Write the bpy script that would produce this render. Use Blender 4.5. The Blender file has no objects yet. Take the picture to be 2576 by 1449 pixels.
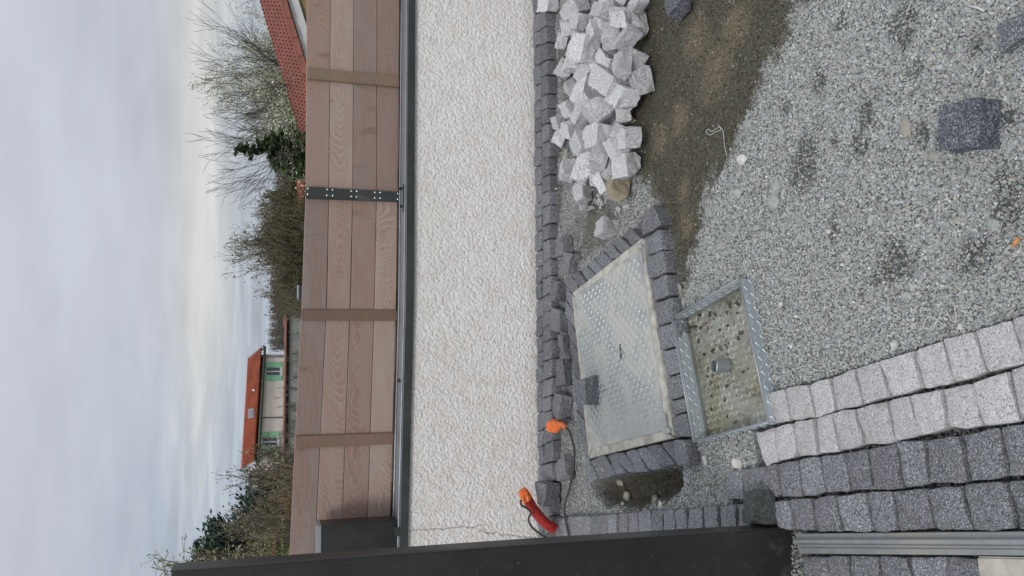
import bpy, bmesh, math, random
import numpy as np
from mathutils import Vector, Matrix, Euler, noise as mnoise

D = bpy.data
SC = bpy.context.scene
COL = SC.collection
R = math.radians

# ------------------------------------------------------------------ camera
CAM_H = 1.5
PITCH = R(18.2)
ROLL = 0.0119
FOC = 1850.0            # focal length, in units where the long side is 2576
CX, CY = 1288.0, 724.5
F_ = Vector((0, math.cos(PITCH), -math.sin(PITCH)))
U0 = Vector((0, math.sin(PITCH), math.cos(PITCH)))
R0 = Vector((1, 0, 0))
Rv = (R0 * math.cos(ROLL) + U0 * math.sin(ROLL)).normalized()
Uv = (U0 * math.cos(ROLL) - R0 * math.sin(ROLL)).normalized()
EYE = Vector((0, 0, CAM_H))
cam_d = D.cameras.new('camera')
cam = D.objects.new('camera', cam_d)
COL.objects.link(cam)
mx = Matrix.Identity(4)
for i in range(3):       # the phone was held upright: its long side is vertical
    mx[i][0] = (-Uv)[i]; mx[i][1] = Rv[i]; mx[i][2] = (-F_)[i]; mx[i][3] = EYE[i]
cam.matrix_world = mx
cam_d.sensor_width = 36
cam_d.lens = 36 * FOC / 2576
cam_d.clip_start = 0.05
cam_d.clip_end = 3000
SC.camera = cam

# ------------------------------------------------------------------ world
SUN_EL, SUN_AZ = R(44), R(196)      # azimuth measured clockwise from +Y
w = D.worlds.new('World'); SC.world = w; w.use_nodes = True
nt = w.node_tree; N = nt.nodes; L = nt.links
for n in list(N): N.remove(n)
def wn(t, **k):
    n = N.new(t)
    for a, b in k.items(): setattr(n, a, b)
    return n
def wmath(op, a, b=None, c=None, clamp=False):
    n = N.new('ShaderNodeMath'); n.operation = op; n.use_clamp = clamp
    for i, v in enumerate((a, b, c)):
        if v is None: continue
        if isinstance(v, (int, float)): n.inputs[i].default_value = v
        else: L.new(v, n.inputs[i])
    return n.outputs[0]
out = wn('ShaderNodeOutputWorld'); bg = wn('ShaderNodeBackground'); bg.inputs[1].default_value = 0.1
sky = wn('ShaderNodeTexSky', sky_type='NISHITA', sun_disc=False)
sky.sun_elevation = SUN_EL; sky.sun_rotation = SUN_AZ; sky.air_density = 1.0; sky.dust_density = 2.0
tc = wn('ShaderNodeTexCoord'); sx = wn('ShaderNodeSeparateXYZ'); L.new(tc.outputs['Generated'], sx.inputs[0])
X, Y, Z = sx.outputs
inv = wmath('DIVIDE', 1.0, wmath('ADD', wmath('MAXIMUM', Z, 0.0), 0.045))
cv = wn('ShaderNodeCombineXYZ'); L.new(wmath('MULTIPLY', X, inv), cv.inputs[0]); L.new(wmath('MULTIPLY', Y, inv), cv.inputs[1])
n1 = wn('ShaderNodeTexNoise'); n1.inputs['Scale'].default_value = 0.33; n1.inputs['Detail'].default_value = 6; n1.inputs['Roughness'].default_value = 0.5
n1.inputs['Distortion'].default_value = 0.4
L.new(cv.outputs[0], n1.inputs['Vector'])
n2 = wn('ShaderNodeTexNoise'); n2.inputs['Scale'].default_value = 1.3; n2.inputs['Detail'].default_value = 5
L.new(cv.outputs[0], n2.inputs['Vector'])
# elevation, nudged by the cloud noise so that the bands wander
n1c = wmath('SUBTRACT', n1.outputs['Fac'], 0.5)
t = wmath('MULTIPLY_ADD', n1c, 0.05, Z)
ramp = wn('ShaderNodeValToRGB'); cr = ramp.color_ramp
stops = [(0.0, (.48, .53, .60)), (0.03, (.51, .56, .63)), (0.055, (.59, .62, .65)), (0.082, (.76, .755, .735)), (0.102, (.65, .66, .68)),
         (0.13, (.575, .60, .665)), (0.17, (.575, .603, .68)), (0.23, (.60, .63, .712)), (0.32, (.635, .665, .745)), (0.6, (.80, .83, .89)), (1.0, (1.0, 1.02, 1.08))]
for i, (p, c) in enumerate(stops):
    e = cr.elements[i] if i < 2 else cr.elements.new(p)
    e.position = p; e.color = (*c, 1)
L.new(t, ramp.inputs[0])
az = wmath('DIVIDE', X, wmath('MAXIMUM', wmath('ABSOLUTE', Y), 0.2))
mr = wn('ShaderNodeMapRange', interpolation_type='SMOOTHSTEP'); L.new(az, mr.inputs[0])
mr.inputs[1].default_value = -0.38; mr.inputs[2].default_value = 0.02; mr.inputs[3].default_value = 1; mr.inputs[4].default_value = 0
mr2 = wn('ShaderNodeMapRange', interpolation_type='SMOOTHSTEP'); L.new(Z, mr2.inputs[0])
mr2.inputs[1].default_value = 0.07; mr2.inputs[2].default_value = 0.24; mr2.inputs[3].default_value = 0.85; mr2.inputs[4].default_value = 0
fwd = wmath('GREATER_THAN', Y, -0.3)
bluef = wmath('MULTIPLY', mr.outputs[0], wmath('MULTIPLY', mr2.outputs[0], fwd))
streak = wn('ShaderNodeMapRange', interpolation_type='SMOOTHSTEP'); L.new(n2.outputs['Fac'], streak.inputs[0])
streak.inputs[1].default_value = 0.45; streak.inputs[2].default_value = 0.72; streak.inputs[3].default_value = 1; streak.inputs[4].default_value = 0.45
bluef = wmath('MULTIPLY', bluef, streak.outputs[0])
mixb = wn('ShaderNodeMix', data_type='RGBA'); L.new(bluef, mixb.inputs[0]); L.new(ramp.outputs[0], mixb.inputs[6]); mixb.inputs[7].default_value = (.40, .48, .59, 1)
bright = wmath('MULTIPLY_ADD', n1c, 0.75, wmath('MULTIPLY_ADD', wmath('SUBTRACT', n2.outputs['Fac'], 0.5), 0.30, 1.0))
vm = wn('ShaderNodeVectorMath', operation='SCALE'); L.new(mixb.outputs[2], vm.inputs[0]); L.new(wmath('MULTIPLY', bright, 10.3), vm.inputs[3])
mixn = wn('ShaderNodeMix', data_type='RGBA'); mixn.inputs[0].default_value = 0.94
L.new(sky.outputs[0], mixn.inputs[6]); L.new(vm.outputs[0], mixn.inputs[7])
L.new(mixn.outputs[2], bg.inputs[0]); L.new(bg.outputs[0], out.inputs[0])

sun_d = D.lights.new('sun', 'SUN'); sun_d.energy = 1.15; sun_d.angle = R(14); sun_d.color = (1, .965, .92)
sun = D.objects.new('sun', sun_d); COL.objects.link(sun)
sdir = Vector((math.sin(SUN_AZ) * math.cos(SUN_EL), math.cos(SUN_AZ) * math.cos(SUN_EL), math.sin(SUN_EL)))
sun.rotation_euler = sdir.to_track_quat('Z', 'Y').to_euler()
sun.location = (0, 0, 30)
vs = SC.view_settings; vs.view_transform = 'Standard'; vs.look = 'None'; vs.exposure = -0.12; vs.gamma = 1; vs.use_curve_mapping = False

# ------------------------------------------------------------------ pixel geometry (survey of the photograph)
def ray(x, y):
    return (mx.to_3x3() @ Vector((x - CX, -(y - CY), -FOC))).normalized()
def hz(x, y, z=0.0):
    d = ray(x, y); k = (z - CAM_H) / d.z
    return EYE + d * k
def at(x, y, Yd):
    d = ray(x, y); return EYE + d * (Yd / d.y)
def depth(p): return (p - EYE).dot(F_)
def lin(ox, oy, s):
    return lambda x, y: (ox + s * x, oy + s * y)
Z6 = lin(1320.7, 503.1, .4775); ZN = lin(1886.8, 628.9, .566); Z3 = lin(1383.6, 1006.3, .3056); Z5 = lin(1320.7, 0, .3906)
ZP = lin(1886.8, 0, .4773); ZT = lin(1635.2, 628.9, .3472); Z4 = lin(943.4, 754.7, .479); ZS = lin(723.3, 440.3, .1343)
ZH = lin(597.5, 849.1, .2606); Z2 = lin(377.4, 754.7, .479); ZA = lin(402.5, 0, .2604); Z1 = lin(377.4, 0, .5207)
ZB = lin(566, 345.9, .3038); ZL = lin(377.4, 1163.5, .1971)

# ------------------------------------------------------------------ object helpers
def tag(o, label=None, cat=None, group=None, kind=None):
    if label: o['label'] = label
    if cat: o['category'] = cat
    if group: o['group'] = group
    if kind: o['kind'] = kind
    return o
def link(name, me, m=None, parent=None, loc=None):
    o = D.objects.new(name, me); COL.objects.link(o)
    if m is not None:
        for k in (m if isinstance(m, (list, tuple)) else [m]): me.materials.append(k)
    if parent: o.parent = parent
    if loc is not None: o.location = loc
    return o
def empty(name, loc=(0, 0, 0), rot=None):
    o = D.objects.new(name, None); COL.objects.link(o); o.location = loc; o.empty_display_size = .1
    if rot: o.rotation_euler = rot
    return o
def from_bm(name, bm, m=None, parent=None, loc=None, smooth=False):
    bmesh.ops.recalc_face_normals(bm, faces=bm.faces)
    me = D.meshes.new(name); bm.to_mesh(me); bm.free()
    if smooth:
        me.polygons.foreach_set('use_smooth', [True] * len(me.polygons))
    return link(name, me, m, parent, loc)
def mesh_py(name, v, f, m=None, parent=None, loc=None, smooth=False):
    me = D.meshes.new(name); me.from_pydata([tuple(a) for a in v], [], f); me.update()
    if smooth: me.polygons.foreach_set('use_smooth', [True] * len(me.polygons))
    return link(name, me, m, parent, loc)
def np_mesh(name, verts, faces, m=None, col=None, parent=None, smooth=False):
    """faces: (n,k) int array, k = 3 or 4."""
    me = D.meshes.new(name); nf, k = faces.shape
    me.vertices.add(len(verts)); me.vertices.foreach_set('co', verts.astype(np.float32).ravel())
    me.loops.add(nf * k); me.loops.foreach_set('vertex_index', faces.astype(np.int32).ravel())
    me.polygons.add(nf); me.polygons.foreach_set('loop_start', np.arange(0, nf * k, k, dtype=np.int32))
    me.polygons.foreach_set('loop_total', np.full(nf, k, dtype=np.int32))
    me.polygons.foreach_set('use_smooth', np.full(nf, smooth))
    me.update(calc_edges=True); me.validate()
    if col is not None:
        ca = me.color_attributes.new('tint', 'FLOAT_COLOR', 'POINT')
        ca.data.foreach_set('color', np.concatenate([col, np.ones((len(col), 1))], 1).astype(np.float32).ravel())
    return link(name, me, m, parent)
def add_box(bm, x0, x1, y0, y1, z0, z1, M=None):
    vs_ = [bm.verts.new((x, y, z)) for z in (z0, z1) for y in (y0, y1) for x in (x0, x1)]
    if M is not None:
        for v in vs_: v.co = M @ v.co
    fs = [(0, 2, 3, 1), (4, 5, 7, 6), (0, 1, 5, 4), (2, 6, 7, 3), (0, 4, 6, 2), (1, 3, 7, 5)]
    return [bm.faces.new([vs_[i] for i in f]) for f in fs]
def box(name, x0, x1, y0, y1, z0, z1, m, parent=None, bev=0.0, loc=None, M=None):
    bm = bmesh.new(); add_box(bm, x0, x1, y0, y1, z0, z1, M)
    if bev: bmesh.ops.bevel(bm, geom=bm.edges[:], offset=bev, segments=2, affect='EDGES')
    return from_bm(name, bm, m, parent, loc)
def hexa(name, a, b, m, parent=None, bev=0.0):
    """a, b: lists of four corner points of two opposite faces."""
    bm = bmesh.new(); va = [bm.verts.new(p) for p in a]; vb = [bm.verts.new(p) for p in b]
    bm.faces.new(va); bm.faces.new(vb[::-1])
    for i in range(4): bm.faces.new((va[i], vb[i], vb[(i + 1) % 4], va[(i + 1) % 4]))
    if bev: bmesh.ops.bevel(bm, geom=bm.edges[:], offset=bev, segments=2, affect='EDGES')
    return from_bm(name, bm, m, parent)
def tube_arr(pts, rad, n=8, closed_ends=True):
    """verts, faces(quads) of a tube along pts with per-point radius."""
    pts = [Vector(p) for p in pts]; V = []; Fc = []
    up = Vector((0, 0, 1))
    for i, p in enumerate(pts):
        d = (pts[min(i + 1, len(pts) - 1)] - pts[max(i - 1, 0)]).normalized()
        a = d.cross(up)
        if a.length < .05: a = d.cross(Vector((1, 0, 0)))
        a.normalize(); b = d.cross(a).normalized()
        r = rad[i] if hasattr(rad, '__len__') else rad
        for k in range(n):
            t_ = 2 * math.pi * k / n
            V.append(p + a * (r * math.cos(t_)) + b * (r * math.sin(t_)))
    for i in range(len(pts) - 1):
        for k in range(n):
            Fc.append((i * n + k, i * n + (k + 1) % n, (i + 1) * n + (k + 1) % n, (i + 1) * n + k))
    if closed_ends:
        Fc.append(tuple(range(n - 1, -1, -1))); Fc.append(tuple((len(pts) - 1) * n + k for k in range(n)))
    return V, Fc
def tube(name, pts, rad, m, parent=None, n=8, smooth=True):
    V, Fc = tube_arr(pts, rad, n); return mesh_py(name, V, Fc, m, parent, smooth=smooth)
def spline(pts, k=8):
    pts = [Vector(p) for p in pts]; P = [pts[0] * 2 - pts[1]] + pts + [pts[-1] * 2 - pts[-2]]; out_ = []
    for i in range(1, len(P) - 2):
        for j in range(k):
            u = j / k; a, b, c, d = P[i - 1], P[i], P[i + 1], P[i + 2]
            out_.append(0.5 * ((2 * b) + (c - a) * u + (2 * a - 5 * b + 4 * c - d) * u * u + (3 * b - a - 3 * c + d) * u ** 3))
    out_.append(pts[-1]); return out_

# ------------------------------------------------------------------ materials
class Mat:
    def __init__(s, name, rough=0.8, metal=0.0, spec=0.3):
        s.m = D.materials.new(name); s.m.use_nodes = True; s.nt = s.m.node_tree; s.N = s.nt.nodes; s.L = s.nt.links
        s.b = s.N['Principled BSDF']; s.b.inputs['Roughness'].default_value = rough; s.b.inputs['Metallic'].default_value = metal
        s.b.inputs['Specular IOR Level'].default_value = spec
        s.tc = s.N.new('ShaderNodeTexCoord'); s.oi = s.N.new('ShaderNodeObjectInfo')
    def _v(s, sock, v):
        if v is None: return
        if hasattr(v, 'is_output'): s.L.new(v, sock)
        elif isinstance(v, (int, float)): sock.default_value = v
        else: sock.default_value = (*v, 1) if len(v) == 3 and sock.type == 'RGBA' else v
    def obj(s): return s.tc.outputs['Object']
    def rnd(s): return s.oi.outputs['Random']
    def shift(s, vec, k=37.0):
        c = s.N.new('ShaderNodeCombineXYZ'); q = s.math('MULTIPLY', s.rnd(), k)
        for i in range(3): s.L.new(q, c.inputs[i])
        n = s.N.new('ShaderNodeVectorMath'); n.operation = 'ADD'; s.L.new(vec, n.inputs[0]); s.L.new(c.outputs[0], n.inputs[1]); return n.outputs[0]
    def scale(s, vec, v3):
        n = s.N.new('ShaderNodeVectorMath'); n.operation = 'MULTIPLY'; s.L.new(vec, n.inputs[0]); n.inputs[1].default_value = v3; return n.outputs[0]
    def noise(s, vec, scale, detail=3, rough=.55, dist=0.0, out='Fac'):
        n = s.N.new('ShaderNodeTexNoise'); s.L.new(vec, n.inputs['Vector']); n.inputs['Scale'].default_value = scale
        n.inputs['Detail'].default_value = detail; n.inputs['Roughness'].default_value = rough; n.inputs['Distortion'].default_value = dist
        return n.outputs[out]
    def voro(s, vec, scale, feature='F1', out='Distance', rnd=1.0):
        n = s.N.new('ShaderNodeTexVoronoi'); n.feature = feature; s.L.new(vec, n.inputs['Vector']); n.inputs['Scale'].default_value = scale
        n.inputs['Randomness'].default_value = rnd; return n.outputs[out]
    def math(s, op, a, b=None, c=None, clamp=False):
        n = s.N.new('ShaderNodeMath'); n.operation = op; n.use_clamp = clamp
        for i, v in enumerate((a, b, c)): s._v(n.inputs[i], v)
        return n.outputs[0]
    def mapr(s, v, a, b, c=0.0, d=1.0, smooth=True):
        n = s.N.new('ShaderNodeMapRange'); n.interpolation_type = 'SMOOTHSTEP' if smooth else 'LINEAR'
        s._v(n.inputs[0], v); n.inputs[1].default_value = a; n.inputs[2].default_value = b; n.inputs[3].default_value = c; n.inputs[4].default_value = d
        return n.outputs[0]
    def mix(s, f, a, b, mode='MIX'):
        n = s.N.new('ShaderNodeMix'); n.data_type = 'RGBA'; n.blend_type = mode
        s._v(n.inputs[0], f); s._v(n.inputs[6], a); s._v(n.inputs[7], b); return n.outputs[2]
    def ramp(s, v, st):
        n = s.N.new('ShaderNodeValToRGB'); s.L.new(v, n.inputs[0])
        for i, (p, c) in enumerate(st):
            e = n.color_ramp.elements[i] if i < 2 else n.color_ramp.elements.new(p)
            e.position = p; e.color = (*c, 1)
        return n.outputs[0]
    def color(s, c): s._v(s.b.inputs['Base Color'], c); return s
    def bump(s, h, strength=.4, dist=.002):
        n = s.N.new('ShaderNodeBump'); n.inputs['Strength'].default_value = strength; n.inputs['Distance'].default_value = dist
        s.L.new(h, n.inputs['Height']); s.L.new(n.outputs[0], s.b.inputs['Normal']); return s

def granite(name, lo, mid, hi, edge=1.0, stain=None, vary=.42):
    g = Mat(name, .78, spec=.35); v = g.shift(g.obj())
    c1 = g.voro(v, 430, out='Color'); s1 = g.N.new('ShaderNodeSeparateColor'); g.L.new(c1, s1.inputs[0])
    big = g.noise(v, 210, 3, .65)
    f = g.math('ADD', g.math('MULTIPLY', s1.outputs[0], .55), g.math('MULTIPLY', big, .5))
    c = g.ramp(f, [(.26, lo), (.42, mid), (.60, mid), (.78, hi)])
    patch = g.noise(v, 22, 4, .6); c = g.mix(g.mapr(patch, .35, .75, 0, .35), c, tuple(a * .78 for a in mid))
    c = g.mix(g.mapr(g.noise(v, 75, 2), .62, .8, 0, .5), c, tuple(min(1, a * 1.25) for a in hi))
    if stain: c = g.mix(g.mapr(g.noise(g.shift(g.obj(), 91), 14, 3), .60, .78, 0, .55), c, stain)
    val = g.math('MULTIPLY_ADD', g.rnd(), vary, (1.01 - vary / 2) * edge)
    cc = g.N.new('ShaderNodeVectorMath'); cc.operation = 'SCALE'; g.L.new(c, cc.inputs[0]); g.L.new(val, cc.inputs[3])
    g.color(cc.outputs[0])
    h = g.math('ADD', g.noise(v, 180, 4, .65), g.math('MULTIPLY', g.noise(v, 38, 3, .6), 2.2))
    g.bump(h, .9, .0034)
    return g.m
M = {}
M['gl'] = granite('pale_granite', (.20, .202, .21), (.58, .58, .59), (.82, .82, .84), stain=(.44, .40, .34), vary=.36)
M['gl_e'] = granite('pale_granite_edge', (.28, .28, .29), (.60, .60, .615), (.80, .80, .82))
M['gd'] = granite('dark_granite', (.040, .042, .047), (.150, .157, .170), (.42, .43, .45))
M['gd_e'] = granite('dark_granite_edge', (.08, .08, .088), (.20, .205, .215), (.42, .42, .44))
M['gn'] = granite('paving_dark_granite', (.042, .044, .050), (.178, .185, .20), (.46, .47, .50), stain=(.27, .235, .19))
M['gp'] = granite('paving_pale_granite', (.22, .21, .215), (.51, .492, .495), (.70, .69, .70), stain=(.42, .385, .34), vary=.20)
M['gk'] = granite('black_granite', (.02, .022, .022), (.06, .066, .066), (.16, .17, .17))
M['gb'] = granite('blue_granite', (.035, .037, .050), (.115, .12, .148), (.46, .47, .52))

def wood_mat(name, dark, mid, light, grey, across=True):
    g = Mat(name, .72, spec=.25); v = g.obj(); s = g.N.new('ShaderNodeSeparateXYZ'); g.L.new(v, s.inputs[0])
    r = g.rnd(); r2 = g.math('FRACT', g.math('MULTIPLY', r, 17.3)); r3 = g.math('FRACT', g.math('MULTIPLY', r, 71.9))
    nv = g.shift(g.scale(v, (1.3, 1, 5.0)), 60)
    wob = g.math('SUBTRACT', g.noise(nv, 1.6, 3, .5, .4), .5)
    zz = g.math('ADD', g.math('MULTIPLY_ADD', wob, .050, s.outputs[2]), g.math('MULTIPLY', g.math('SUBTRACT', r2, .5), .09))
    off = g.math('MULTIPLY_ADD', g.math('SUBTRACT', r3, .5), .30, 0)
    slope = g.math('MULTIPLY_ADD', r2, .16, .13)
    nv2 = g.shift(g.scale(v, (3.0, 1, 1.0)), 23)
    bb = g.math('ADD', g.math('ADD', g.math('MULTIPLY', s.outputs[0], slope), off), g.math('MULTIPLY', g.math('SUBTRACT', g.noise(nv2, 1.0, 2), .5), .13))
    rr = g.math('SQRT', g.math('ADD', g.math('MULTIPLY', zz, zz), g.math('MULTIPLY', g.math('MULTIPLY', bb, bb), .55)))
    rr = g.math('ADD', rr, g.math('MULTIPLY', g.noise(g.shift(g.scale(v, (2, 1, 14)), 9), 2.0, 2), .006))
    rr = g.math('ADD', rr, g.math('MULTIPLY', g.noise(g.shift(g.scale(v, (.7, 1, 3)), 44), 3.0, 3), .022)); bands = g.math('FRACT', g.math('MULTIPLY', rr, 120)); amp = g.mapr(g.math('FRACT', g.math('MULTIPLY', r, 5.77)), .15, .6, .35, 1.0); amp = g.math('MULTIPLY', amp, g.mapr(g.noise(g.shift(g.scale(v, (1.2, 1, 5)), 12), 1.5, 2), .3, .62, .45, 1.0))
    tri = g.mapr(bands, 0, .8, 0, 1)
    tri = g.math('MULTIPLY', tri, g.mapr(bands, .86, 1.0, 1, 0))
    fine = g.noise(g.shift(g.scale(v, (6, 1, 260)), 5), 1.0, 3, .7)
    blot = g.noise(g.shift(g.scale(v, (1.5, 1, 6)), 31), 2.2, 4, .6)
    c = g.mix(g.math('MULTIPLY', tri, amp), mid, g.mix(.75, mid, dark))
    c = g.mix(g.math('MULTIPLY', g.mapr(bands, .78, .92, 0, .65), amp), c, light)
    c = g.mix(g.mapr(fine, .3, .75, 0, .6), c, dark)
    c = g.mix(g.mapr(blot, .42, .68, 0, .75), c, grey)
    c = g.mix(g.math('MULTIPLY', g.math('FRACT', g.math('MULTIPLY', r, 7.31)), .38), c, tuple(a * b for a, b in zip(light, (.95, .92, .86))))
    c = g.mix(g.math('MULTIPLY', g.math('FRACT', g.math('MULTIPLY', r, 29.1)), .45), c, tuple(a * b for a, b in zip(mid, (.92, .78, .74))))
    stv = g.noise(g.shift(g.scale(v, (9, 1, 2.5)), 77), 1.0, 4, .7)
    c = g.mix(g.mapr(stv, .58, .78, 0, .42), c, tuple(a * .45 for a in dark))
    vsc = g.N.new('ShaderNodeVectorMath'); vsc.operation = 'SCALE'; g.L.new(c, vsc.inputs[0]); g.L.new(g.math('MULTIPLY_ADD', g.math('FRACT', g.math('MULTIPLY', r, 43.7)), .42, .78), vsc.inputs[3]); c = vsc.outputs[0]
    g.color(c); g.bump(g.math('ADD', g.math('MULTIPLY', fine, 1.0), g.math('MULTIPLY', tri, .3)), .35, .0015)
    return g.m
M['wood'] = wood_mat('weathered_hardwood', (.205, .138, .113), (.395, .288, .24), (.60, .485, .415), (.34, .30, .278))
M['wood3'] = wood_mat('tan_batten_wood', (.20, .13, .09), (.35, .25, .175), (.47, .35, .25), (.22, .185, .15))
M['wood2'] = wood_mat('brown_batten_wood', (.16, .10, .075), (.29, .19, .145), (.38, .27, .20), (.17, .14, .12))

def simple(name, c, rough=.8, metal=0, spec=.3, var=.15, sc=6, bump=0, bsc=60):
    g = Mat(name, rough, metal, spec); n = g.noise(g.shift(g.obj()), sc, 4, .6)
    g.color(g.mix(g.mapr(n, .3, .7), tuple(a * (1 - var) for a in c), tuple(min(1, a * (1 + var)) for a in c)))
    if bump: g.bump(g.noise(g.obj(), bsc, 4, .65), bump, .004)
    return g.m
def stucco():
    g = Mat('roughcast_render', .9, spec=.15); v = g.obj()
    a = g.noise(v, 1.3, 4, .6); b = g.noise(v, 90, 3, .6)
    at_ = g.N.new('ShaderNodeAttribute'); at_.attribute_name = 'tint'
    sp = g.N.new('ShaderNodeSeparateColor'); g.L.new(at_.outputs['Color'], sp.inputs[0])
    c = g.mix(g.mapr(a, .3, .7), (.85, .825, .79), (.90, .885, .855))
    c = g.mix(sp.outputs[0], c, (.78, .725, .675))          # trowelled flats, a little warmer
    c = g.mix(sp.outputs[1], c, (.56, .52, .49))            # darker in the pits, splash dirt near the ground
    c = g.mix(sp.outputs[2], c, (.22, .17, .14))            # hairline crack
    g.color(c); g.bump(b, .25, .002)
    return g.m
M['stucco'] = stucco()
def paint(name, c, rough, sc=1.0):
    g = Mat(name, rough, 0, .45); v = g.obj()
    n = g.noise(v, 3 * sc, 5, .65); sp_ = g.noise(v, 120, 2, .6)
    col_ = g.mix(g.mapr(n, .35, .75), c, tuple(a * 1.35 + .004 for a in c))
    col_ = g.mix(g.mapr(sp_, .71, .76, 0, .6), col_, (.22, .21, .19)); dz_ = g.N.new('ShaderNodeSeparateXYZ'); g.L.new(v, dz_.inputs[0]); col_ = g.mix(g.math('MULTIPLY', g.mapr(g.noise(v, 14, 5, .7), .5, .72), g.mapr(dz_.outputs[2], .35, -.05, .08, .55)), col_, (.14, .135, .12))
    g.color(col_); g._v(g.b.inputs['Roughness'], g.mapr(n, .3, .7, rough - .08, rough + .12)); g.bump(g.noise(v, 700, 2), .12, .0006)
    return g.m
M['cap'] = paint('anthracite_coping_paint', (.040, .045, .043), .42)
M['post'] = paint('anthracite_post_paint', (.024, .026, .025), .36)
M['post_side'] = paint('anthracite_post_side', (.040, .037, .038), .5)
def galv(name, c, rough=.42, dirt=.5, sc=1.0, brown=(.30, .27, .22), metal=.75):
    g = Mat(name, rough, metal, .5); v = g.obj()
    a = g.voro(v, 60 * sc, out='Color'); sp_ = g.N.new('ShaderNodeSeparateColor'); g.L.new(a, sp_.inputs[0])
    n = g.noise(v, 5 * sc, 5, .65, .5); n2 = g.noise(g.shift(v, 5), 30 * sc, 4, .7)
    col_ = g.mix(g.mapr(sp_.outputs[0], 0, 1, 0, .5, False), tuple(x * .82 for x in c), c)
    d = g.math('MULTIPLY', g.mapr(n, .42, .66), dirt)
    col_ = g.mix(d, col_, brown); col_ = g.mix(g.mapr(n2, .64, .76, 0, dirt * .5), col_, tuple(x * .45 for x in brown))
    g.color(col_); g._v(g.b.inputs['Metallic'], g.math('MULTIPLY_ADD', d, -metal, metal))
    g._v(g.b.inputs['Roughness'], g.math('MULTIPLY_ADD', d, .4, rough)); g.bump(g.noise(v, 180, 3), .12, .001)
    return g.m
M['galv'] = galv('galvanised_steel', (.50, .54, .57), .38, .25)
M['galv_plate'] = galv('dusty_chequer_plate', (.50, .53, .53), .46, 1.0, 1.6, (.48, .478, .435), .55)
M['galv_tread'] = galv('worn_chequer_treads', (.64, .68, .69), .42, .6, 1.6, (.46, .465, .43), .6)
M['galv_tray'] = galv('new_galvanised_tray', (.58, .65, .69), .40, .2, metal=.45)
M['tray_floor'] = galv('muddy_tray_floor', (.50, .52, .49), .42, 1.0, 3.0, (.24, .215, .175), .2)
M['coping_top'] = galv('coping_top_metal', (.42, .45, .49), .34, .55, .8, (.16, .165, .17), .6)
M['concrete'] = simple('pale_concrete', (.44, .425, .375), .9, var=.25, sc=22, bump=.12, bsc=120)
M['slab'] = simple('cement_slab', (.47, .45, .39), .9, var=.2, sc=12, bump=.4)
M['bolt'] = simple('zinc_bolt', (.75, .78, .80), .22, 1.0, var=.05)
M['black'] = simple('black_rubber', (.015, .015, .016), .5, var=.1)
M['cable'] = simple('grey_cable_sheath', (.055, .058, .055), .5, var=.2)
M['hose'] = simple('red_corrugated_plastic', (.44, .035, .035), .42, spec=.5, var=.12, sc=40)
M['tape'] = simple('orange_tape', (.85, .17, .03), .38, spec=.5, var=.22, sc=60, bump=.5)
M['white'] = simple('white_string', (.62, .62, .59), .6, var=.05)
M['cork'] = simple('cork_orange', (.55, .27, .11), .8, var=.15, sc=90)
M['pebble'] = simple('grey_pebble', (.36, .375, .35), .85, var=.2, sc=40, bump=.5, bsc=150)
M['pebble_w'] = simple('whitish_pebble', (.60, .59, .55), .85, var=.15, sc=40, bump=.4, bsc=150)
M['pebble_b'] = simple('beige_pebble', (.34, .325, .27), .85, var=.15, sc=40, bump=.4, bsc=150)
M['tile'] = simple('clay_roof_tile', (.27, .105, .08), .75, var=.20, sc=1.6, bump=.2)
M['tile_far'] = simple('far_orange_roof_tile', (.40, .125, .070), .8, var=.2, sc=.8)
M['tile_dull'] = simple('dull_red_coping', (.26, .12, .085), .85, var=.2)
M['cream'] = simple('cream_house_render', (.89, .79, .71), .9, var=.06, sc=.8)
M['fascia'] = simple('white_fascia', (.72, .73, .74), .6, var=.04)
M['ochre'] = simple('ochre_house_render', (.36, .24, .12), .9, var=.06, sc=2)
M['shutter'] = simple('mint_green_shutter', (.30, .62, .38), .6, var=.08)
M['glassd'] = simple('window_glass', (.10, .12, .14), .12, spec=.6, var=.2)
M['glassb'] = simple('window_glass_blue', (.045, .045, .12), .12, spec=.6, var=.2)
M['gutter'] = simple('dark_green_gutter', (.07, .10, .075), .5, var=.1)
M['zinc'] = simple('zinc_trim', (.36, .40, .44), .45, .4, var=.08)
M['gwall'] = simple('grey_garden_render', (.33, .34, .32), .95, var=.22, sc=.9)
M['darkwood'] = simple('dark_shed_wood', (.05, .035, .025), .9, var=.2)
M['bark'] = simple('bark', (.13, .115, .10), .9, var=.25, sc=3)
M['bark_d'] = simple('dark_bark', (.075, .065, .058), .9, var=.25, sc=3)
M['bark_l'] = simple('pale_bark', (.17, .15, .11), .9, var=.25, sc=3)
def leaf(name, c, c2, c3=None):
    g = Mat(name, .7, 0, .2); a = g.N.new('ShaderNodeAttribute'); a.attribute_name = 'tint'
    s = g.N.new('ShaderNodeSeparateColor'); g.L.new(a.outputs['Color'], s.inputs[0])
    col_ = g.mix(s.outputs[0], c, c2)
    if c3: col_ = g.mix(g.mapr(s.outputs[1], .6, .9), col_, c3)
    g.color(col_); return g.m
M['blossom'] = leaf('blossom_and_buds', (.36, .40, .20), (.86, .88, .74), (.24, .27, .12))
M['conifer'] = leaf('conifer_needles', (.020, .040, .018), (.055, .085, .035), (.10, .12, .05))
M['conifer_b'] = leaf('blue_conifer_needles', (.024, .050, .045), (.065, .105, .090), (.09, .13, .08))
M['olive'] = leaf('olive_spring_leaves', (.060, .065, .022), (.15, .145, .055), (.11, .07, .03))
M['brownbush'] = leaf('brown_thicket_leaves', (.075, .062, .035), (.17, .15, .085), (.34, .33, .24))
M['greenbush'] = leaf('yellow_green_leaves', (.10, .17, .03), (.22, .30, .08), (.30, .32, .10))
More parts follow.
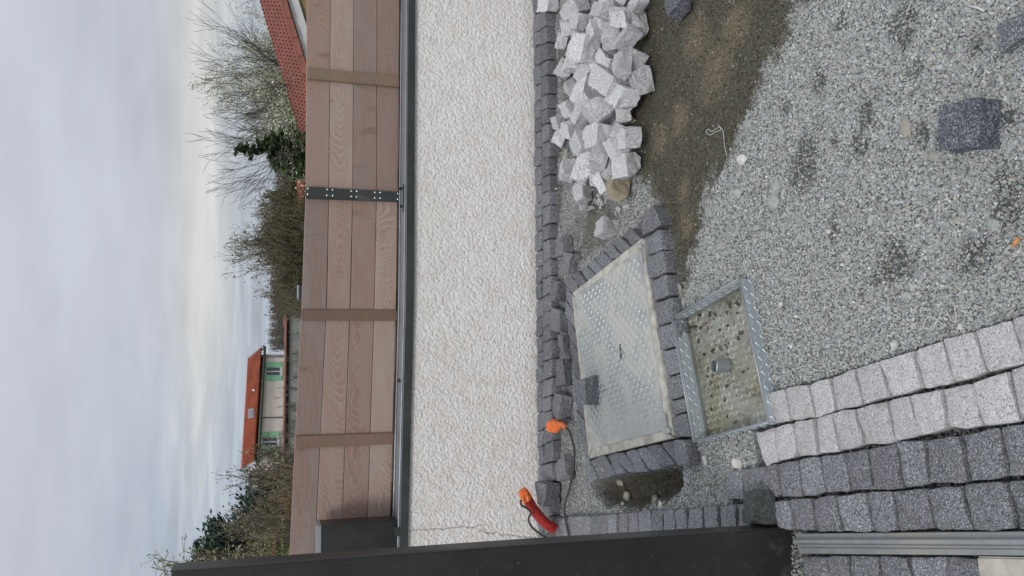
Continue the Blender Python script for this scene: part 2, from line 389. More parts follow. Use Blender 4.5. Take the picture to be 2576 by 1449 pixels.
M['rustbush'] = leaf('rust_leaves', (.13, .06, .02), (.26, .13, .04), (.20, .16, .06))
M['hedge'] = leaf('mixed_hedge_leaves', (.045, .065, .025), (.12, .15, .055), (.15, .12, .06))
M['bamboo'] = leaf('thin_bamboo_leaves', (.24, .26, .12), (.46, .44, .27), (.50, .43, .30))
M['wood_far'] = leaf('far_wood_twigs', (.085, .075, .065), (.16, .145, .12), (.09, .11, .06))

def tint_mat(name, rough=.85, bsc=300, bd=.002, bs=.5, wet=False):
    g = Mat(name, rough, 0, .3); a = g.N.new('ShaderNodeAttribute'); a.attribute_name = 'tint'
    v = g.obj(); n = g.noise(v, bsc, 4, .65); n2 = g.noise(v, bsc * .23, 3, .6)
    k = g.math('ADD', g.mapr(n, .3, .7, .62, 1.3), g.mapr(n2, .3, .7, -.12, .12))
    s = g.N.new('ShaderNodeVectorMath'); s.operation = 'SCALE'; g.L.new(a.outputs['Color'], s.inputs[0]); g.L.new(k, s.inputs[3])
    g.color(s.outputs[0]); g.bump(g.math('ADD', n, g.math('MULTIPLY', n2, 1.5)), bs, bd); return g.m
M['ground'] = tint_mat('ground_fines', .92, 230, .006, .9)
M['gravel'] = tint_mat('gravel_chips', .82, 900, .0006, .4)

# ------------------------------------------------------------------ numeric noise
rng = np.random.default_rng(7)
def vnoise(x, y, seed=0):
    xi = np.floor(x).astype(np.int64); yi = np.floor(y).astype(np.int64); xf = x - xi; yf = y - yi
    def h(a, b):
        n = (a * 374761393 + b * 668265263 + seed * 1442695041) & 0xffffffff
        n = ((n ^ (n >> 13)) * 1274126177) & 0xffffffff
        return ((n ^ (n >> 16)) & 0xffff) / 65535.0
    u = xf * xf * (3 - 2 * xf); v = yf * yf * (3 - 2 * yf)
    return (h(xi, yi) * (1 - u) + h(xi + 1, yi) * u) * (1 - v) + (h(xi, yi + 1) * (1 - u) + h(xi + 1, yi + 1) * u) * v
def fbm(x, y, seed=0, o=4, g=.5):
    s = 0; a = 1; t_ = 0
    for i in range(o):
        s = s + a * vnoise(x * 2 ** i + 17.3 * i, y * 2 ** i - 9.1 * i, seed + i); t_ += a; a *= g
    return s / t_
def sstep(a, b, x):
    t_ = np.clip((x - a) / (b - a), 0, 1); return t_ * t_ * (3 - 2 * t_)
def in_poly(px, py, poly):
    ins = np.zeros(px.shape, bool); n = len(poly)
    for i in range(n):
        x1, y1 = poly[i]; x2, y2 = poly[(i + 1) % n]
        c = ((y1 > py) != (y2 > py)) & (px < (x2 - x1) * (py - y1) / ((y2 - y1) + 1e-12) + x1); ins ^= c
    return ins
def gpoly(pts, z=0.0):
    return [(hz(x, y, z).x, hz(x, y, z).y) for x, y in pts]
def poly_dist(px, py, poly):
    """signed distance, negative inside"""
    d = np.full(px.shape, 1e9); n = len(poly)
    for i in range(n):
        x1, y1 = poly[i]; x2, y2 = poly[(i + 1) % n]; dx, dy = x2 - x1, y2 - y1
        t_ = np.clip(((px - x1) * dx + (py - y1) * dy) / (dx * dx + dy * dy + 1e-12), 0, 1)
        d = np.minimum(d, np.hypot(px - x1 - t_ * dx, py - y1 - t_ * dy))
    return np.where(in_poly(px, py, poly), -d, d)
# ------------------------------------------------------------------ ground survey
TOP = .045                                            # top of the laid cobbles round the cover and along the wall
cover_out = [Z6(*p) for p in ((205, 425), (700, 40), (900, 1330), (345, 1420))]
tray_rim = [(1689.7, 800.1), (1859.1, 700.1), (1933.8, 1062.9), (1744.6, 1111.5)]
g_cover = gpoly(cover_out); g_tray = gpoly(tray_rim, .0)
near_top = [ZN(65, 640), ZN(350, 560), ZN(720, 445), ZN(1218, 285), (2700, 740)]
g_near = gpoly([ZN(-20, 640), ZN(65, 640), ZN(350, 560), ZN(720, 445), ZN(1218, 285), (2700, 740), (2700, 1500), (1840, 1500), (1838, 1188), (1905, 1180), (1897, 1085)], .0)
g_row_e = gpoly([(1386, 1300), (1600, 1290), (1870, 1268), (1880, 1500), (1386, 1500)])
g_edge = gpoly([(1320, -80), (1385, -80), (1398, 1360), (1320, 1360)])
g_pit = gpoly([Z3(370, 680), Z3(560, 610), Z3(1120, 545), Z3(1140, 700), Z3(1000, 830), Z3(760, 905), Z3(460, 850), Z3(390, 780)], -.03)
g_sand = gpoly([(1500, -60), (2030, -60), (1985, 90), (1925, 170), (1880, 290), (1830, 390), (1790, 460), (1768, 560), (1742, 650), (1738, 712), (1700, 745), (1660, 560), (1600, 420), (1560, 300), (1500, 100)])
g_mid = gpoly([(1400, 30), (1440, 200), (1420, 330), (1400, 420), (1480, 480), (1600, 470), (1640, 560), (1500, 640), (1420, 700), (1395, 560), (1390, 300)])
g_ctr = gpoly([(1372, -80), (1520, 300), (1600, 470), (1600, 560), (1440, 690), (1435, 950), (1470, 1170), (1560, 1290), (1395, 1300)])
patches = [(ZP(280, 850), .075, .10), (ZP(365, 420), .035, .05), (ZP(180, 575), .03, .05), (ZP(740, 1390), .075, .075), (ZP(1180, 1340), .06, .06),
           (ZP(1345, 1040), .05, .09), (ZP(1190, 245), .035, .04), (ZP(800, 130), .045, .07), (ZP(870, 370), .03, .03), (ZP(440, 1190), .035, .06),
           (ZP(560, 770), .04, .04), (ZP(600, 590), .03, .05), (ZN(650, 90), .07, .055), (ZN(990, 40), .05, .05), (ZP(1350, 620), .03, .03),
           (ZP(440, 740), .03, .04), (ZP(480, 120), .03, .03), (ZP(905, 715), .030, .055)]
patches = [(hz(*p), a, b) for p, a, b in patches]
ochre = [((1740, 90), .10), ((1650, 350), .09), ((1790, 180), .12), ((1710, 480), .06), ((1560, 400), .05), ((1840, 60), .1), ((1720, 560), .07), ((1660, 640), .05), ((1700, 300), .08)]
ochre = [(hz(*p), a) for p, a in ochre]
WALL_Y = hz(1345, 724, 0).y
def ground_fields(x, y):
    wob = (fbm(x * 9, y * 9, 3) - .5) * .12 + (fbm(x * 45, y * 45, 4, 3) - .5) * .07
    sand = sstep(.04, -.05, poly_dist(x, y, g_sand) + wob)
    sand = np.maximum(sand, .62 * sstep(.02, -.05, poly_dist(x, y, g_mid) + wob * 1.7) * sstep(.38, .6, fbm(x * 6, y * 6, 9)))
    d_pit = poly_dist(x, y, g_pit) + wob * .35
    pit = sstep(.02, -.03, d_pit)
    dark = np.zeros_like(x)
    for p, a, b in patches:
        r_ = np.hypot((x - p.x) / b, (y - p.y) / a) + wob * 6
        dark = np.maximum(dark, sstep(1.15, .35, r_))
    dark = np.maximum(dark, .6 * sstep(.77, .86, fbm(x * 7, y * 9, 21)) )
    oc = np.zeros_like(x)
    for p, a in ochre: oc = np.maximum(oc, sstep(1.3, .2, np.hypot(x - p.x, (y - p.y)) / a + wob * 5))
    ctr = sstep(.02, -.06, poly_dist(x, y, g_ctr))
    z = -.004 + (fbm(x * 3, y * 3, 5) - .5) * .02 + (fbm(x * 22, y * 22, 6) - .5) * .010 - .012 * ctr - .012 * sand * sstep(.1, -.1, poly_dist(x, y, g_sand)) - .085 * pit
    z = z + .004 * (fbm(x * 60, y * 60, 8) - .5) + pit * .03 * (fbm(x * 25, y * 25, 31) - .5)
    return z, sand, pit, dark, oc, ctr
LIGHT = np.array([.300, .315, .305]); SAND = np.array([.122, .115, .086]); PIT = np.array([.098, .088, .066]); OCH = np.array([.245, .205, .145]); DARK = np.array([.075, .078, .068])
def ground_tint(sand, pit, dark, oc, light=LIGHT * .66):  # bed darkened: shade of the gaps between chips put into the colour
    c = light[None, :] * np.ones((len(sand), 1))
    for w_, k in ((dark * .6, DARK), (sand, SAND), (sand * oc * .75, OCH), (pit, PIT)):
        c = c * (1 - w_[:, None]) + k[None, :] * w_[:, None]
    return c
# one ground sheet: fine in the yard, coarse out to the horizon; beyond the fence it falls away
def axis(lo, hi, step, far):
    a = list(np.arange(lo, hi + 1e-6, step)); s = step; x = hi
    while x < far[1]: s *= 1.5; x += s; a.append(x)
    s = step; x = lo
    while x > far[0]: s *= 1.5; x -= s; a.insert(0, x)
    return np.array(a)
gx = axis(-1.7, 2.4, .014, (-900, 900)); gy = axis(.9, 4.6, .014, (-300, 1500))
GX, GY = np.meshgrid(gx, gy); fx, fy = GX.ravel(), GY.ravel()
z, sand, pit, dark, oc, ctr = ground_fields(fx, fy)
inside = in_poly(fx, fy, g_tray) ; z = np.where(poly_dist(fx, fy, g_tray) < .004, -.055, z)
z = np.where(poly_dist(fx, fy, g_cover) < -.06, -.09, z)
np_near = poly_dist(fx, fy, g_near) < -.01; z = np.where(np_near, z - .022, z); dark = np.where(np_near, .8, dark)
np_near = poly_dist(fx, fy, g_row_e) < -.01; z = np.where(np_near, z - .015, z); dark = np.where(np_near, .8, dark)
z = z - .9 * sstep(4.45, 6, fy) - 1.2 * sstep(6, 60, fy) - np.maximum(fy - 60, 0) * .018
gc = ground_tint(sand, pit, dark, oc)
grass = sstep(4.4, 4.6, fy)[:, None]; gc = gc * (1 - grass) + np.array([.06, .075, .03]) * grass
ny, nx = GX.shape; idx = np.arange(nx * ny).reshape(ny, nx)
q = np.stack([idx[:-1, :-1], idx[:-1, 1:], idx[1:, 1:], idx[1:, :-1]], -1).reshape(-1, 4)
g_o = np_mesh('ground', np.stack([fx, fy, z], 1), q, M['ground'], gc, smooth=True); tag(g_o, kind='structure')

# ------------------------------------------------------------------ wall frame (local x along the wall, y back, z up)
WZ = .03
Pa, Pb = hz(1338, 0, WZ), hz(1352, 1340, WZ)
wdir = (Pa - Pb); wdir.z = 0; wdir.normalize(); wback = Vector((-wdir.y, wdir.x, 0))
W0 = Vector((Pb.x, Pb.y, 0)); WROT = math.atan2(wdir.y, wdir.x)
WM = Matrix.Translation(W0) @ Matrix.Rotation(WROT, 4, 'Z'); WI = WM.inverted()
def wl(x, y, off=0.0):
    """pixel -> local point on the vertical plane 'off' metres behind the wall face"""
    d = ray(x, y); p0 = W0 + wback * off
    k = (p0 - EYE).dot(wback) / d.dot(wback); p = WI @ (EYE + d * k); return p
def wroot(name):
    o = empty(name); o.location = W0; o.rotation_euler = (0, 0, WROT); return o
# coping lines
def lerp(a, b, t_): return a + (b - a) * t_
def cap_bot(y): return np.interp(y, [-80, 0, 755, 1373, 1480], [1046, 1045, 1041.5, 1025.8, 1022])
def cap_top(y): return np.interp(y, [-80, 0, 755, 1373, 1480], [1029, 1027.8, 1021.5, 1005.7, 1002])
# roughcast wall: relief modelled as a fine grid
wr = empty('garden_wall'); wr.location = W0; wr.rotation_euler = (0, 0, WROT)
tag(wr, 'low cream roughcast garden wall under the dark metal coping', 'wall')
xl, xr = wl(1200, 1449).x - .3, wl(1200, 0).x + .35
nxw, nzw = int((xr - xl) / .0042), 190
wx_ = np.linspace(xl, xr, nxw); ys_ = np.linspace(1449 + 60, -80, 50)
cl = np.array([[wl(cap_bot(y_), y_).x, wl(cap_bot(y_), y_).z] for y_ in ys_])
ztop = np.interp(wx_, cl[:, 0], cl[:, 1]) + .004
TT, XX = np.meshgrid(np.linspace(0, 1, nzw), wx_, indexing='ij'); ZZ = -.06 + TT * (ztop[None, :] + .06)
X_, Z_ = XX.ravel(), ZZ.ravel()
wx2 = X_ + (fbm(X_ * 40, Z_ * 40, 41, 2) - .5) * .012; wz2 = Z_ + (fbm(X_ * 40, Z_ * 40, 42, 2) - .5) * .012
a = fbm(wx2 * 125, wz2 * 138, 11, 3, .6); b = fbm(wx2 * 170, wz2 * 170, 12, 2)
flat_m = sstep(.50, .60, fbm(X_ * 16, Z_ * 22, 13, 3))           # patches where the trowel flattened it
h = sstep(.36, .56, a) * .0044 + (b - .5) * .0050
h = np.minimum(h, .0050 - .0010 * flat_m); h = h * (1 - .0 * flat_m)
flat_c = flat_m * .4
pitc = sstep(.0012, -.0004, h) * .50 + sstep(.13, .0, Z_) * fbm(X_ * 14, Z_ * 14, 71, 4) * .5 + sstep(.55, .75, fbm(X_ * 2.2, Z_ * 3.5, 72, 4)) * .06
# the cracks near the left end
crk = np.zeros_like(X_)
for (p0, p1, amp) in ((Z4(180, 1210), Z4(560, 1185), .010), (Z4(560, 1215), Z4(840, 1250), .008), (Z4(560, 1185), Z4(600, 1230), .005)):
    A, B = wl(*p0), wl(*p1); tt = np.clip((Z_ - B.z) / (A.z - B.z), 0, 1); xc = B.x + (A.x - B.x) * tt + (fbm(Z_ * 30, Z_ * 0 + 3, 51, 3) - .5) * amp * 3
    on = (Z_ <= max(A.z, B.z) + .003) & (Z_ >= min(A.z, B.z) - .003)
    crk = np.maximum(crk, on * sstep(.0038, .0008, np.abs(X_ - xc)))
h = h - crk * .006
Vw = np.stack([X_, -h, Z_], 1); colw = np.stack([flat_c, pitc, crk * .75], 1)
iw = np.arange(nxw * nzw).reshape(nzw, nxw); qw = np.stack([iw[:-1, :-1], iw[:-1, 1:], iw[1:, 1:], iw[1:, :-1]], -1).reshape(-1, 4)
# close the wall: back, top and ends
n0 = len(Vw); ex = []
for xx_, zt in ((xl, ztop[0]), (xr, ztop[-1])):
    ex += [(xx_, .20, -.06), (xx_, .20, zt)]
Vw = np.vstack([Vw, np.array(ex)]); colw = np.vstack([colw, np.zeros((4, 3))])
exf = np.array([(n0, n0 + 1, n0 + 3, n0 + 2), (iw[0, 0], iw[-1, 0], n0 + 1, n0), (iw[0, -1], n0 + 2, n0 + 3, iw[-1, -1]), (iw[-1, 0], iw[-1, -1], n0 + 3, n0 + 1)])
np_mesh('render_face', Vw, np.vstack([qw, exf]), M['stucco'], colw, wr, smooth=True)
# dark metal coping: two lengths with a joint, and the galvanised ledge behind
def strip_part(name, y0, y1, fb, ft, off0, off1, m, parent, n=6, dz=.0):
    V = []; Fc = []
    for i in range(n + 1):
        y_ = lerp(y0, y1, i / n); pb, pt = wl(fb(y_), y_, off0), wl(ft(y_), y_, off0)
        for (zz, yy) in ((pb.z, off0), (pt.z, off0), (pt.z + dz, off1), (pb.z + dz, off1)):
            V.append((lerp(pb.x, pt.x, .5), yy, zz))
    for i in range(n):
        for k in range(4): Fc.append((i * 4 + k, i * 4 + (k + 1) % 4, i * 4 + 4 + (k + 1) % 4, i * 4 + 4 + k))
    Fc += [(3, 2, 1, 0), tuple(n * 4 + k for k in range(4))]
    return mesh_py(name, V, Fc, m, parent)
cj = 432.0      # joint seen just above the strap
cp1 = strip_part('coping_length', -80, cj, cap_bot, cap_top, -.022, -.016, M['cap'], wr)
cp2 = strip_part('coping_length', cj + 1.2, 1490, lambda y_: cap_bot(y_) + .3, lambda y_: cap_top(y_) + .3, -.022, -.016, M['cap'], wr, 12)
jp = wl(1035, cj + 1, -.022)
def ledge(name, y0, y1, m):
    n = 8; V = []; Fc = []
    for i in range(n + 1):
        y_ = lerp(y0, y1, i / n); p = wl(cap_top(y_), y_, -.022)
        V += [(p.x, -.0155, p.z - .002), (p.x, .215, p.z - .003), (p.x, .215, p.z - .03), (p.x, -.0155, p.z - .03)]
    for i in range(n):
        for k in range(4): Fc.append((i * 4 + k, i * 4 + (k + 1) % 4, i * 4 + 4 + (k + 1) % 4, i * 4 + 4 + k))
    Fc += [(3, 2, 1, 0), tuple(n * 4 + k for k in range(4))]
    return mesh_py(name, V, Fc, m, wr)
ledge('coping_top', -80, cj, M['coping_top']); ledge('coping_top', cj + 1.2, 1490, M['coping_top'])
# raised lips along the ledge
for off in (.012, .19):
    pts = []
    for y_ in np.linspace(-80, 1490, 16):
        p = wl(cap_top(y_), y_, -.022); pts.append((p.x, off, p.z + .004))
    tube('coping_lip', pts, .0045, M['coping_top'], wr, 6)

# ------------------------------------------------------------------ wooden fence on the wall
FO = .27
fr = wroot('wooden_fence'); tag(fr, 'weathered pinkish hardwood board fence standing on the low wall', 'fence')
ybr = [-80, 0, 485, 754, 1305, 1500]
lines = [[773, 772, 769, 759.5, 732.8, 723.5], [833, 832, 827.3, 822, 796.5, 788], [891, 890.3, 887.7, 881.4, 861.2, 855], [949.5, 949, 947.6, 942.2, 924.9, 919], [1007, 1006.4, 1003.8, 1000.2, 985.7, 981]]
def fl(k, y_): return float(np.interp(y_, ybr, lines[k]))
gaps = {(1, 1): 1.9, (1, 2): 2.3, (1, 3): 1.4}
for bay, (ya, yb) in enumerate(((-80, 486), (489, 1500))):
    for k in range(4):
        g_t = .55 if k else 0; g_b = .55
        pts = []
        c_mid = wl((fl(k, (ya + yb) / 2) + fl(k + 1, (ya + yb) / 2)) / 2, (ya + yb) / 2, FO)
        n = 14; V = []; Fc = []
        for i in range(n + 1):
            y_ = lerp(ya, yb, i / n); extra = 0
            if bay == 1 and k in (1, 2): extra = .9 * max(0, math.sin(math.pi * min(1, i / n * 1.9)))    # boards bowed: light shows through
            pt, pb = wl(fl(k, y_) + g_t + (extra if k in (1, 2) else 0), y_, FO), wl(fl(k + 1, y_) - g_b, y_, FO)
            cup = .0
            for (px_, py_, pz_) in ((pt.x, FO - cup, pt.z), (pb.x, FO, pb.z), (pb.x, FO + .026, pb.z), (pt.x, FO + .026, pt.z)):
                V.append((px_ - c_mid.x, py_ - FO, pz_ - c_mid.z))
        for i in range(n):
            for j in range(4): Fc.append((i * 4 + j, i * 4 + 4 + j, i * 4 + 4 + (j + 1) % 4, i * 4 + (j + 1) % 4))
        Fc += [(0, 1, 2, 3), tuple(n * 4 + j for j in (3, 2, 1, 0))]
        o = mesh_py('plank', V, Fc, M['wood'], fr, (c_mid.x, FO, c_mid.z))
        bv = o.modifiers.new('bevel', 'BEVEL'); bv.width = .003; bv.segments = 2; bv.limit_method = 'ANGLE'
# battens
def batten(name, top, bot, th, m, lab=None):
    """top/bot: (x, y0, y1) pixel rows at its upper and lower ends"""
    a0, a1 = wl(top[0], top[1], FO - th), wl(top[0], top[2], FO - th); b0, b1 = wl(bot[0], bot[1], FO - th), wl(bot[0], bot[2], FO - th)
    c = (a0 + a1 + b0 + b1) / 4
    fr_ = [Vector((p.x - c.x, 0, p.z - c.z)) for p in (a1, a0, b0, b1)]
    bk = [p + Vector((0, th - .001, 0)) for p in fr_]
    o = hexa(name, fr_, bk, m, fr, .003); o.location = (c.x, FO - th, c.z)
    if lab: o['label'] = lab
    return o
batten('batten', (774, 169, 198), (1005, 190, 219), .024, M['wood3'], 'lighter brown batten nearest the right end, its side edge showing')
batten('batten', (758, 778.5, 806), (999.5, 779.5, 806.5), .016, M['wood2'])
batten('batten', (743.5, 1097, 1128), (991, 1088.5, 1117), .016, M['wood2'])
sp = batten('metal_strap', (770, 469, 498), (1012, 483.5, 507), .034, M['cap'], 'dark metal strap with rows of shiny bolts')
bolts = [(388, 252), (747, 270), (848, 278), (1198, 298), (1300, 303), (1640, 325), (1738, 328), (2070, 348),
         (383, 360), (742, 380), (848, 383), (1197, 402), (1295, 407), (1637, 427), (1737, 431), (2070, 452)]
bm = bmesh.new(); bmesh.ops.create_uvsphere(bm, u_segments=12, v_segments=8, radius=.0062)
for v in bm.verts: v.co.y *= .6
bme = D.meshes.new('bolt'); bm.to_mesh(bme); bm.free(); bme.materials.append(M['bolt'])
bme.polygons.foreach_set('use_smooth', [True] * len(bme.polygons))
for b_ in bolts:
    p = wl(*ZS(*b_), FO - .034); o = D.objects.new('bolt', bme); COL.objects.link(o); o.parent = sp
    o.location = (p.x - sp.location.x, -.001, p.z - sp.location.z)
# clamp at the foot of the strap
cr_ = wroot('post_clamp'); tag(cr_, 'dark metal foot clamp with two black knobs under the bolted strap', 'clamp')
c0, c1, c2 = wl(*ZS(2200, 165), .05), wl(*ZS(2200, 630), .05), wl(*ZS(2152, 682), .05)
box('clamp_bar', c1.x, c0.x, .045, .055, c0.z - .006, c0.z + .012, M['cap'], cr_, .001)
hexa('clamp_bar', [(c1.x, .044, c1.z - .006), (c1.x, .056, c1.z - .006), (c1.x, .056, c1.z + .006), (c1.x, .044, c1.z + .006)],
     [(c2.x, .044, c2.z - .004), (c2.x, .056, c2.z - .004), (c2.x, .056, c2.z + .006), (c2.x, .044, c2.z + .006)], M['cap'], cr_)
box('clamp_plate', c1.x + .06, c0.x - .02, .055, .21, c0.z - .012, c0.z - .004, M['cap'], cr_, .001)
for zz in ((2125, 255), (2137, 585)):
    p = wl(*ZS(*zz), .15); tube('knob', [(p.x, .15, p.z - .012), (p.x, .15, p.z + .006), (p.x, .15, p.z + .010)], [.008, .010, .006], M['black'], cr_, 12)
    tube('stem', [(p.x, .15, p.z - .05), (p.x, .15, p.z - .012)], .004, M['galv'], cr_, 8)
# small bracket on the ledge left of the middle (seen as a dark tick) and tray of leaves under the fence
p = wl(*Z2(1305, 420), .2); lb = wroot('ledge_bracket'); tag(lb, 'small dark bracket under the fence, left of the middle batten', 'bracket')
box('bracket_plate', p.x - .008, p.x + .008, .10, .26, p.z - .02, p.z + .012, M['darkwood'], lb, .001)

# dark backing ditch of dead leaves behind the wall, seen through the slit under the fence
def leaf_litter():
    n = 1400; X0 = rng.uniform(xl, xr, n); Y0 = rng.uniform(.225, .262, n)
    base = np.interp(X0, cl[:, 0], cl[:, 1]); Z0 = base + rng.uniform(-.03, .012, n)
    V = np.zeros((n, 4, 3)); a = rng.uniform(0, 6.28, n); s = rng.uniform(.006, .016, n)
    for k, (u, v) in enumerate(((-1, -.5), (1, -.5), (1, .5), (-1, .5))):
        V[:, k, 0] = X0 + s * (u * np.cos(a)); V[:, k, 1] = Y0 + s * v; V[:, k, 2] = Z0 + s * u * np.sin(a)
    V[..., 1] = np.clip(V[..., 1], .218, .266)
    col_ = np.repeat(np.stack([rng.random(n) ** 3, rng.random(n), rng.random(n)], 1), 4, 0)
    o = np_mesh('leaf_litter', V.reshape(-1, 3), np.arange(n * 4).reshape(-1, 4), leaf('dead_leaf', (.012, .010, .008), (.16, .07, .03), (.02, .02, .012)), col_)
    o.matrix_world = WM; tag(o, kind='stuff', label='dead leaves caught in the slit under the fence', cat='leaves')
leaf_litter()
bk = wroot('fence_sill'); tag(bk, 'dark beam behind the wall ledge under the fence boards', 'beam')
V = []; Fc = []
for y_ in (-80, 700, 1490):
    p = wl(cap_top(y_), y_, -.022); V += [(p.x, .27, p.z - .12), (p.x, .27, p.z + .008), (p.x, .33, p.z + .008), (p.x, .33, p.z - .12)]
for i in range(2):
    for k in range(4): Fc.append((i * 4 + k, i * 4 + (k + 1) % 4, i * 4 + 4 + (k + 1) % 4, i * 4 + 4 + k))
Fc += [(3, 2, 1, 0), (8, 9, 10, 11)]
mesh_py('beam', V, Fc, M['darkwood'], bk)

# short metal post with bright lid standing on the coping
sb = wroot('short_metal_post'); tag(sb, 'short dark metal box post with bright galvanised lid beside the tall post', 'post')
off = .06
b1, b2 = wl(*Z2(900, 1187), off), wl(*Z2(1285, 1165), off); b3 = wl(*Z2(900, 1400), off); zb = wl(1008, 1320, -.022).z
hexa('box_body', [(b2.x, off, zb), (b3.x - .1, off, zb), (b3.x - .1, off, b1.z), (b1.x, off, b1.z)],
     [(b2.x, off + .14, zb), (b3.x - .1, off + .14, zb), (b3.x - .1, off + .14, b1.z), (b1.x, off + .14, b1.z)], M['post'], sb, .002)
t1 = wl(*Z2(877, 1190), off)
hexa('box_lid', [(b1.x + .002, off - .003, b1.z + .001), (b3.x - .1, off - .003, b1.z + .001), (b3.x - .1, off - .003, t1.z), (b1.x + .002, off - .003, t1.z)],
     [(b1.x + .002, off + .143, b1.z + .001), (b3.x - .1, off + .143, b1.z + .001), (b3.x - .1, off + .143, t1.z), (b1.x + .002, off + .143, t1.z)], M['galv'], sb, .001)
box('foot_block', b2.x - .06, b2.x - .02, -.012, off - .002, zb - .001, zb + .022, M['cap'], sb, .001)

# ------------------------------------------------------------------ tall dark post on the left
pr = empty('gate_post', hz(2000, 1400, 0)); tag(pr, 'tall anthracite steel post along the left side of the upright view, foot at the channel', 'post')
PY = 1.86
def pl(x, y, Yd=PY): return at(x, y, Yd) - pr.location
top_y = [(429, 1436), (817.7, 1407), (1383.6, 1366.3), (1700, 1346.5), (1999, 1328.5)]
outx = Vector((-.5, 0, 0))
V = []; Fc = []
for (x_, y_) in top_y:
    p = pl(x_, y_); V += [p, p + outx, p + outx + Vector((0, .052, 0)), p + Vector((0, .052, 0))]
for i in range(len(top_y) - 1):
    for k in range(4): Fc.append((i * 4 + k, i * 4 + 4 + k, i * 4 + 4 + (k + 1) % 4, i * 4 + (k + 1) % 4))
n = len(top_y) - 1; Fc += [(0, 1, 2, 3), (n * 4 + 3, n * 4 + 2, n * 4 + 1, n * 4)]
o = mesh_py('post_face', V, Fc, M['post'], pr); bv = o.modifiers.new('bevel', 'BEVEL'); bv.width = .003; bv.segments = 2; bv.limit_method = 'ANGLE'
# side flange: its front edge follows the seam, its back edge runs 5 cm deeper, and it reaches lower than the face
V = []; Fc = []
side = [(429, 1436, 1419.7), (817.7, 1407, 1391), (1383.6, 1366.3, 1350), (1700, 1346.5, 1332), (2022, 1326.5, 1313.6)]
for (x_, y_, ye) in side:
    a_ = pl(x_, y_) + Vector((.0015, -.004, 0))
    d = ray(x_, ye)
    best = EYE + d * ((PY + .058) / d.y) - pr.location; best.z = a_.z
    V += [a_, best, best + Vector((-.006, 0, 0)), a_ + Vector((-.0014, .0, 0))]
for i in range(len(side) - 1):
    for k in range(4): Fc.append((i * 4 + k, i * 4 + (k + 1) % 4, i * 4 + 4 + (k + 1) % 4, i * 4 + 4 + k))
n = len(side) - 1; Fc += [(3, 2, 1, 0), tuple(n * 4 + k for k in range(4))]
mesh_py('post_flange', V, Fc, M['post_side'], pr)
tube('post_seam', [pl(x_, y_) + Vector((.0008, -.004, 0)) for (x_, y_, ye) in side], .0007, M['post_side'], pr, 5)
pb_ = pl(1999, 1328.5)
box('post_foot', pb_.x - .5, pb_.x - .012, pb_.y + .01, pb_.y + .045, -.05 - pr.location.z, pb_.z - .001, M['post_side'], pr)

# ------------------------------------------------------------------ laid cobbles
def cobble_mesh(quad, zt, depth_, seed, rnd_=.009, wob=.055, rough=.0055, shrink=.972):
    """quad: 4 world xy corners (a,b,c,d) round the top face"""
    rs = random.Random(seed); n = 6
    c = sum((Vector((q_[0], q_[1])) for q_ in quad), Vector((0, 0))) / 4
    Q = [c + (Vector((q_[0], q_[1])) - c) * shrink for q_ in quad]
    size = ((Q[0] - Q[1]).length + (Q[1] - Q[2]).length) / 2
    sd = Vector((rs.uniform(-50, 50), rs.uniform(-50, 50), rs.uniform(-50, 50)))
    tiltx, tilty = rs.uniform(-.06, .06), rs.uniform(-.06, .06); dz = rs.uniform(-.004, .004)
    def P(u, v):
        p = (Q[0] * (1 - u) + Q[1] * u) * (1 - v) + (Q[3] * (1 - u) + Q[2] * u) * v
        # pull the corners in
        e = max(abs(u - .5), abs(v - .5)) * 2; cc = (abs(u - .5) * 2) ** 4 * (abs(v - .5) * 2) ** 4
        q_ = c + (p - c) * (1 - .035 * cc)
        w_ = mnoise.noise_vector(Vector((q_.x, q_.y, 0)) * (2.6 / size) + sd) + mnoise.noise_vector(Vector((q_.x, q_.y, 0)) * (8 / size) + sd) * .35
        return q_ + Vector((w_.x, w_.y)) * size * wob * e, e
    V = []; G = {}
    for j in range(n + 1):
        for i in range(n + 1):
            # bunch samples toward the rim
            f = lambda t_: .5 + .5 * math.copysign(abs(2 * t_ - 1) ** .62, 2 * t_ - 1)
            q_, e = P(f(i / n), f(j / n)); lx, ly = q_.x - c.x, q_.y - c.y
            zz = -rnd_ * .45 * (1 if e > .999 else 0) - rnd_ * .12 * max(0, e - .5) + rough * (mnoise.noise(Vector((q_.x * 38, q_.y * 38, 0)) + sd)) + rough * .5 * mnoise.noise(Vector((q_.x * 90, q_.y * 90, 3)) + sd)
            G[i, j] = len(V); V.append((lx, ly, zz + tiltx * lx + tilty * ly + dz))
    Fc = [(G[i, j], G[i + 1, j], G[i + 1, j + 1], G[i, j + 1]) for j in range(n) for i in range(n)]
    rim = [G[i, 0] for i in range(n)] + [G[n, j] for j in range(n)] + [G[n - i, n] for i in range(n)] + [G[0, n - j] for j in range(n)]
    prev = rim; m_ = len(rim)
    for (sc_, zz, nz) in ((1.022, -.012, .0015), (1.02, -.035, .005), (.95, -depth_, .002)):
        ring = []
        for k in rim:
            x_, y_, z_ = V[k]; w_ = mnoise.noise_vector(Vector((x_ * 45, y_ * 45, zz * 45)) + sd)
            ring.append(len(V)); V.append((x_ * sc_ + w_.x * nz, y_ * sc_ + w_.y * nz, zz + (w_.z * nz if zz > -.05 else 0)))
        for k in range(m_): Fc.append((prev[k], ring[k], ring[(k + 1) % m_], prev[(k + 1) % m_]))
        prev = ring
    Fc.append(tuple(prev[::-1]))
    return V, Fc, Vector((c.x, c.y, zt))
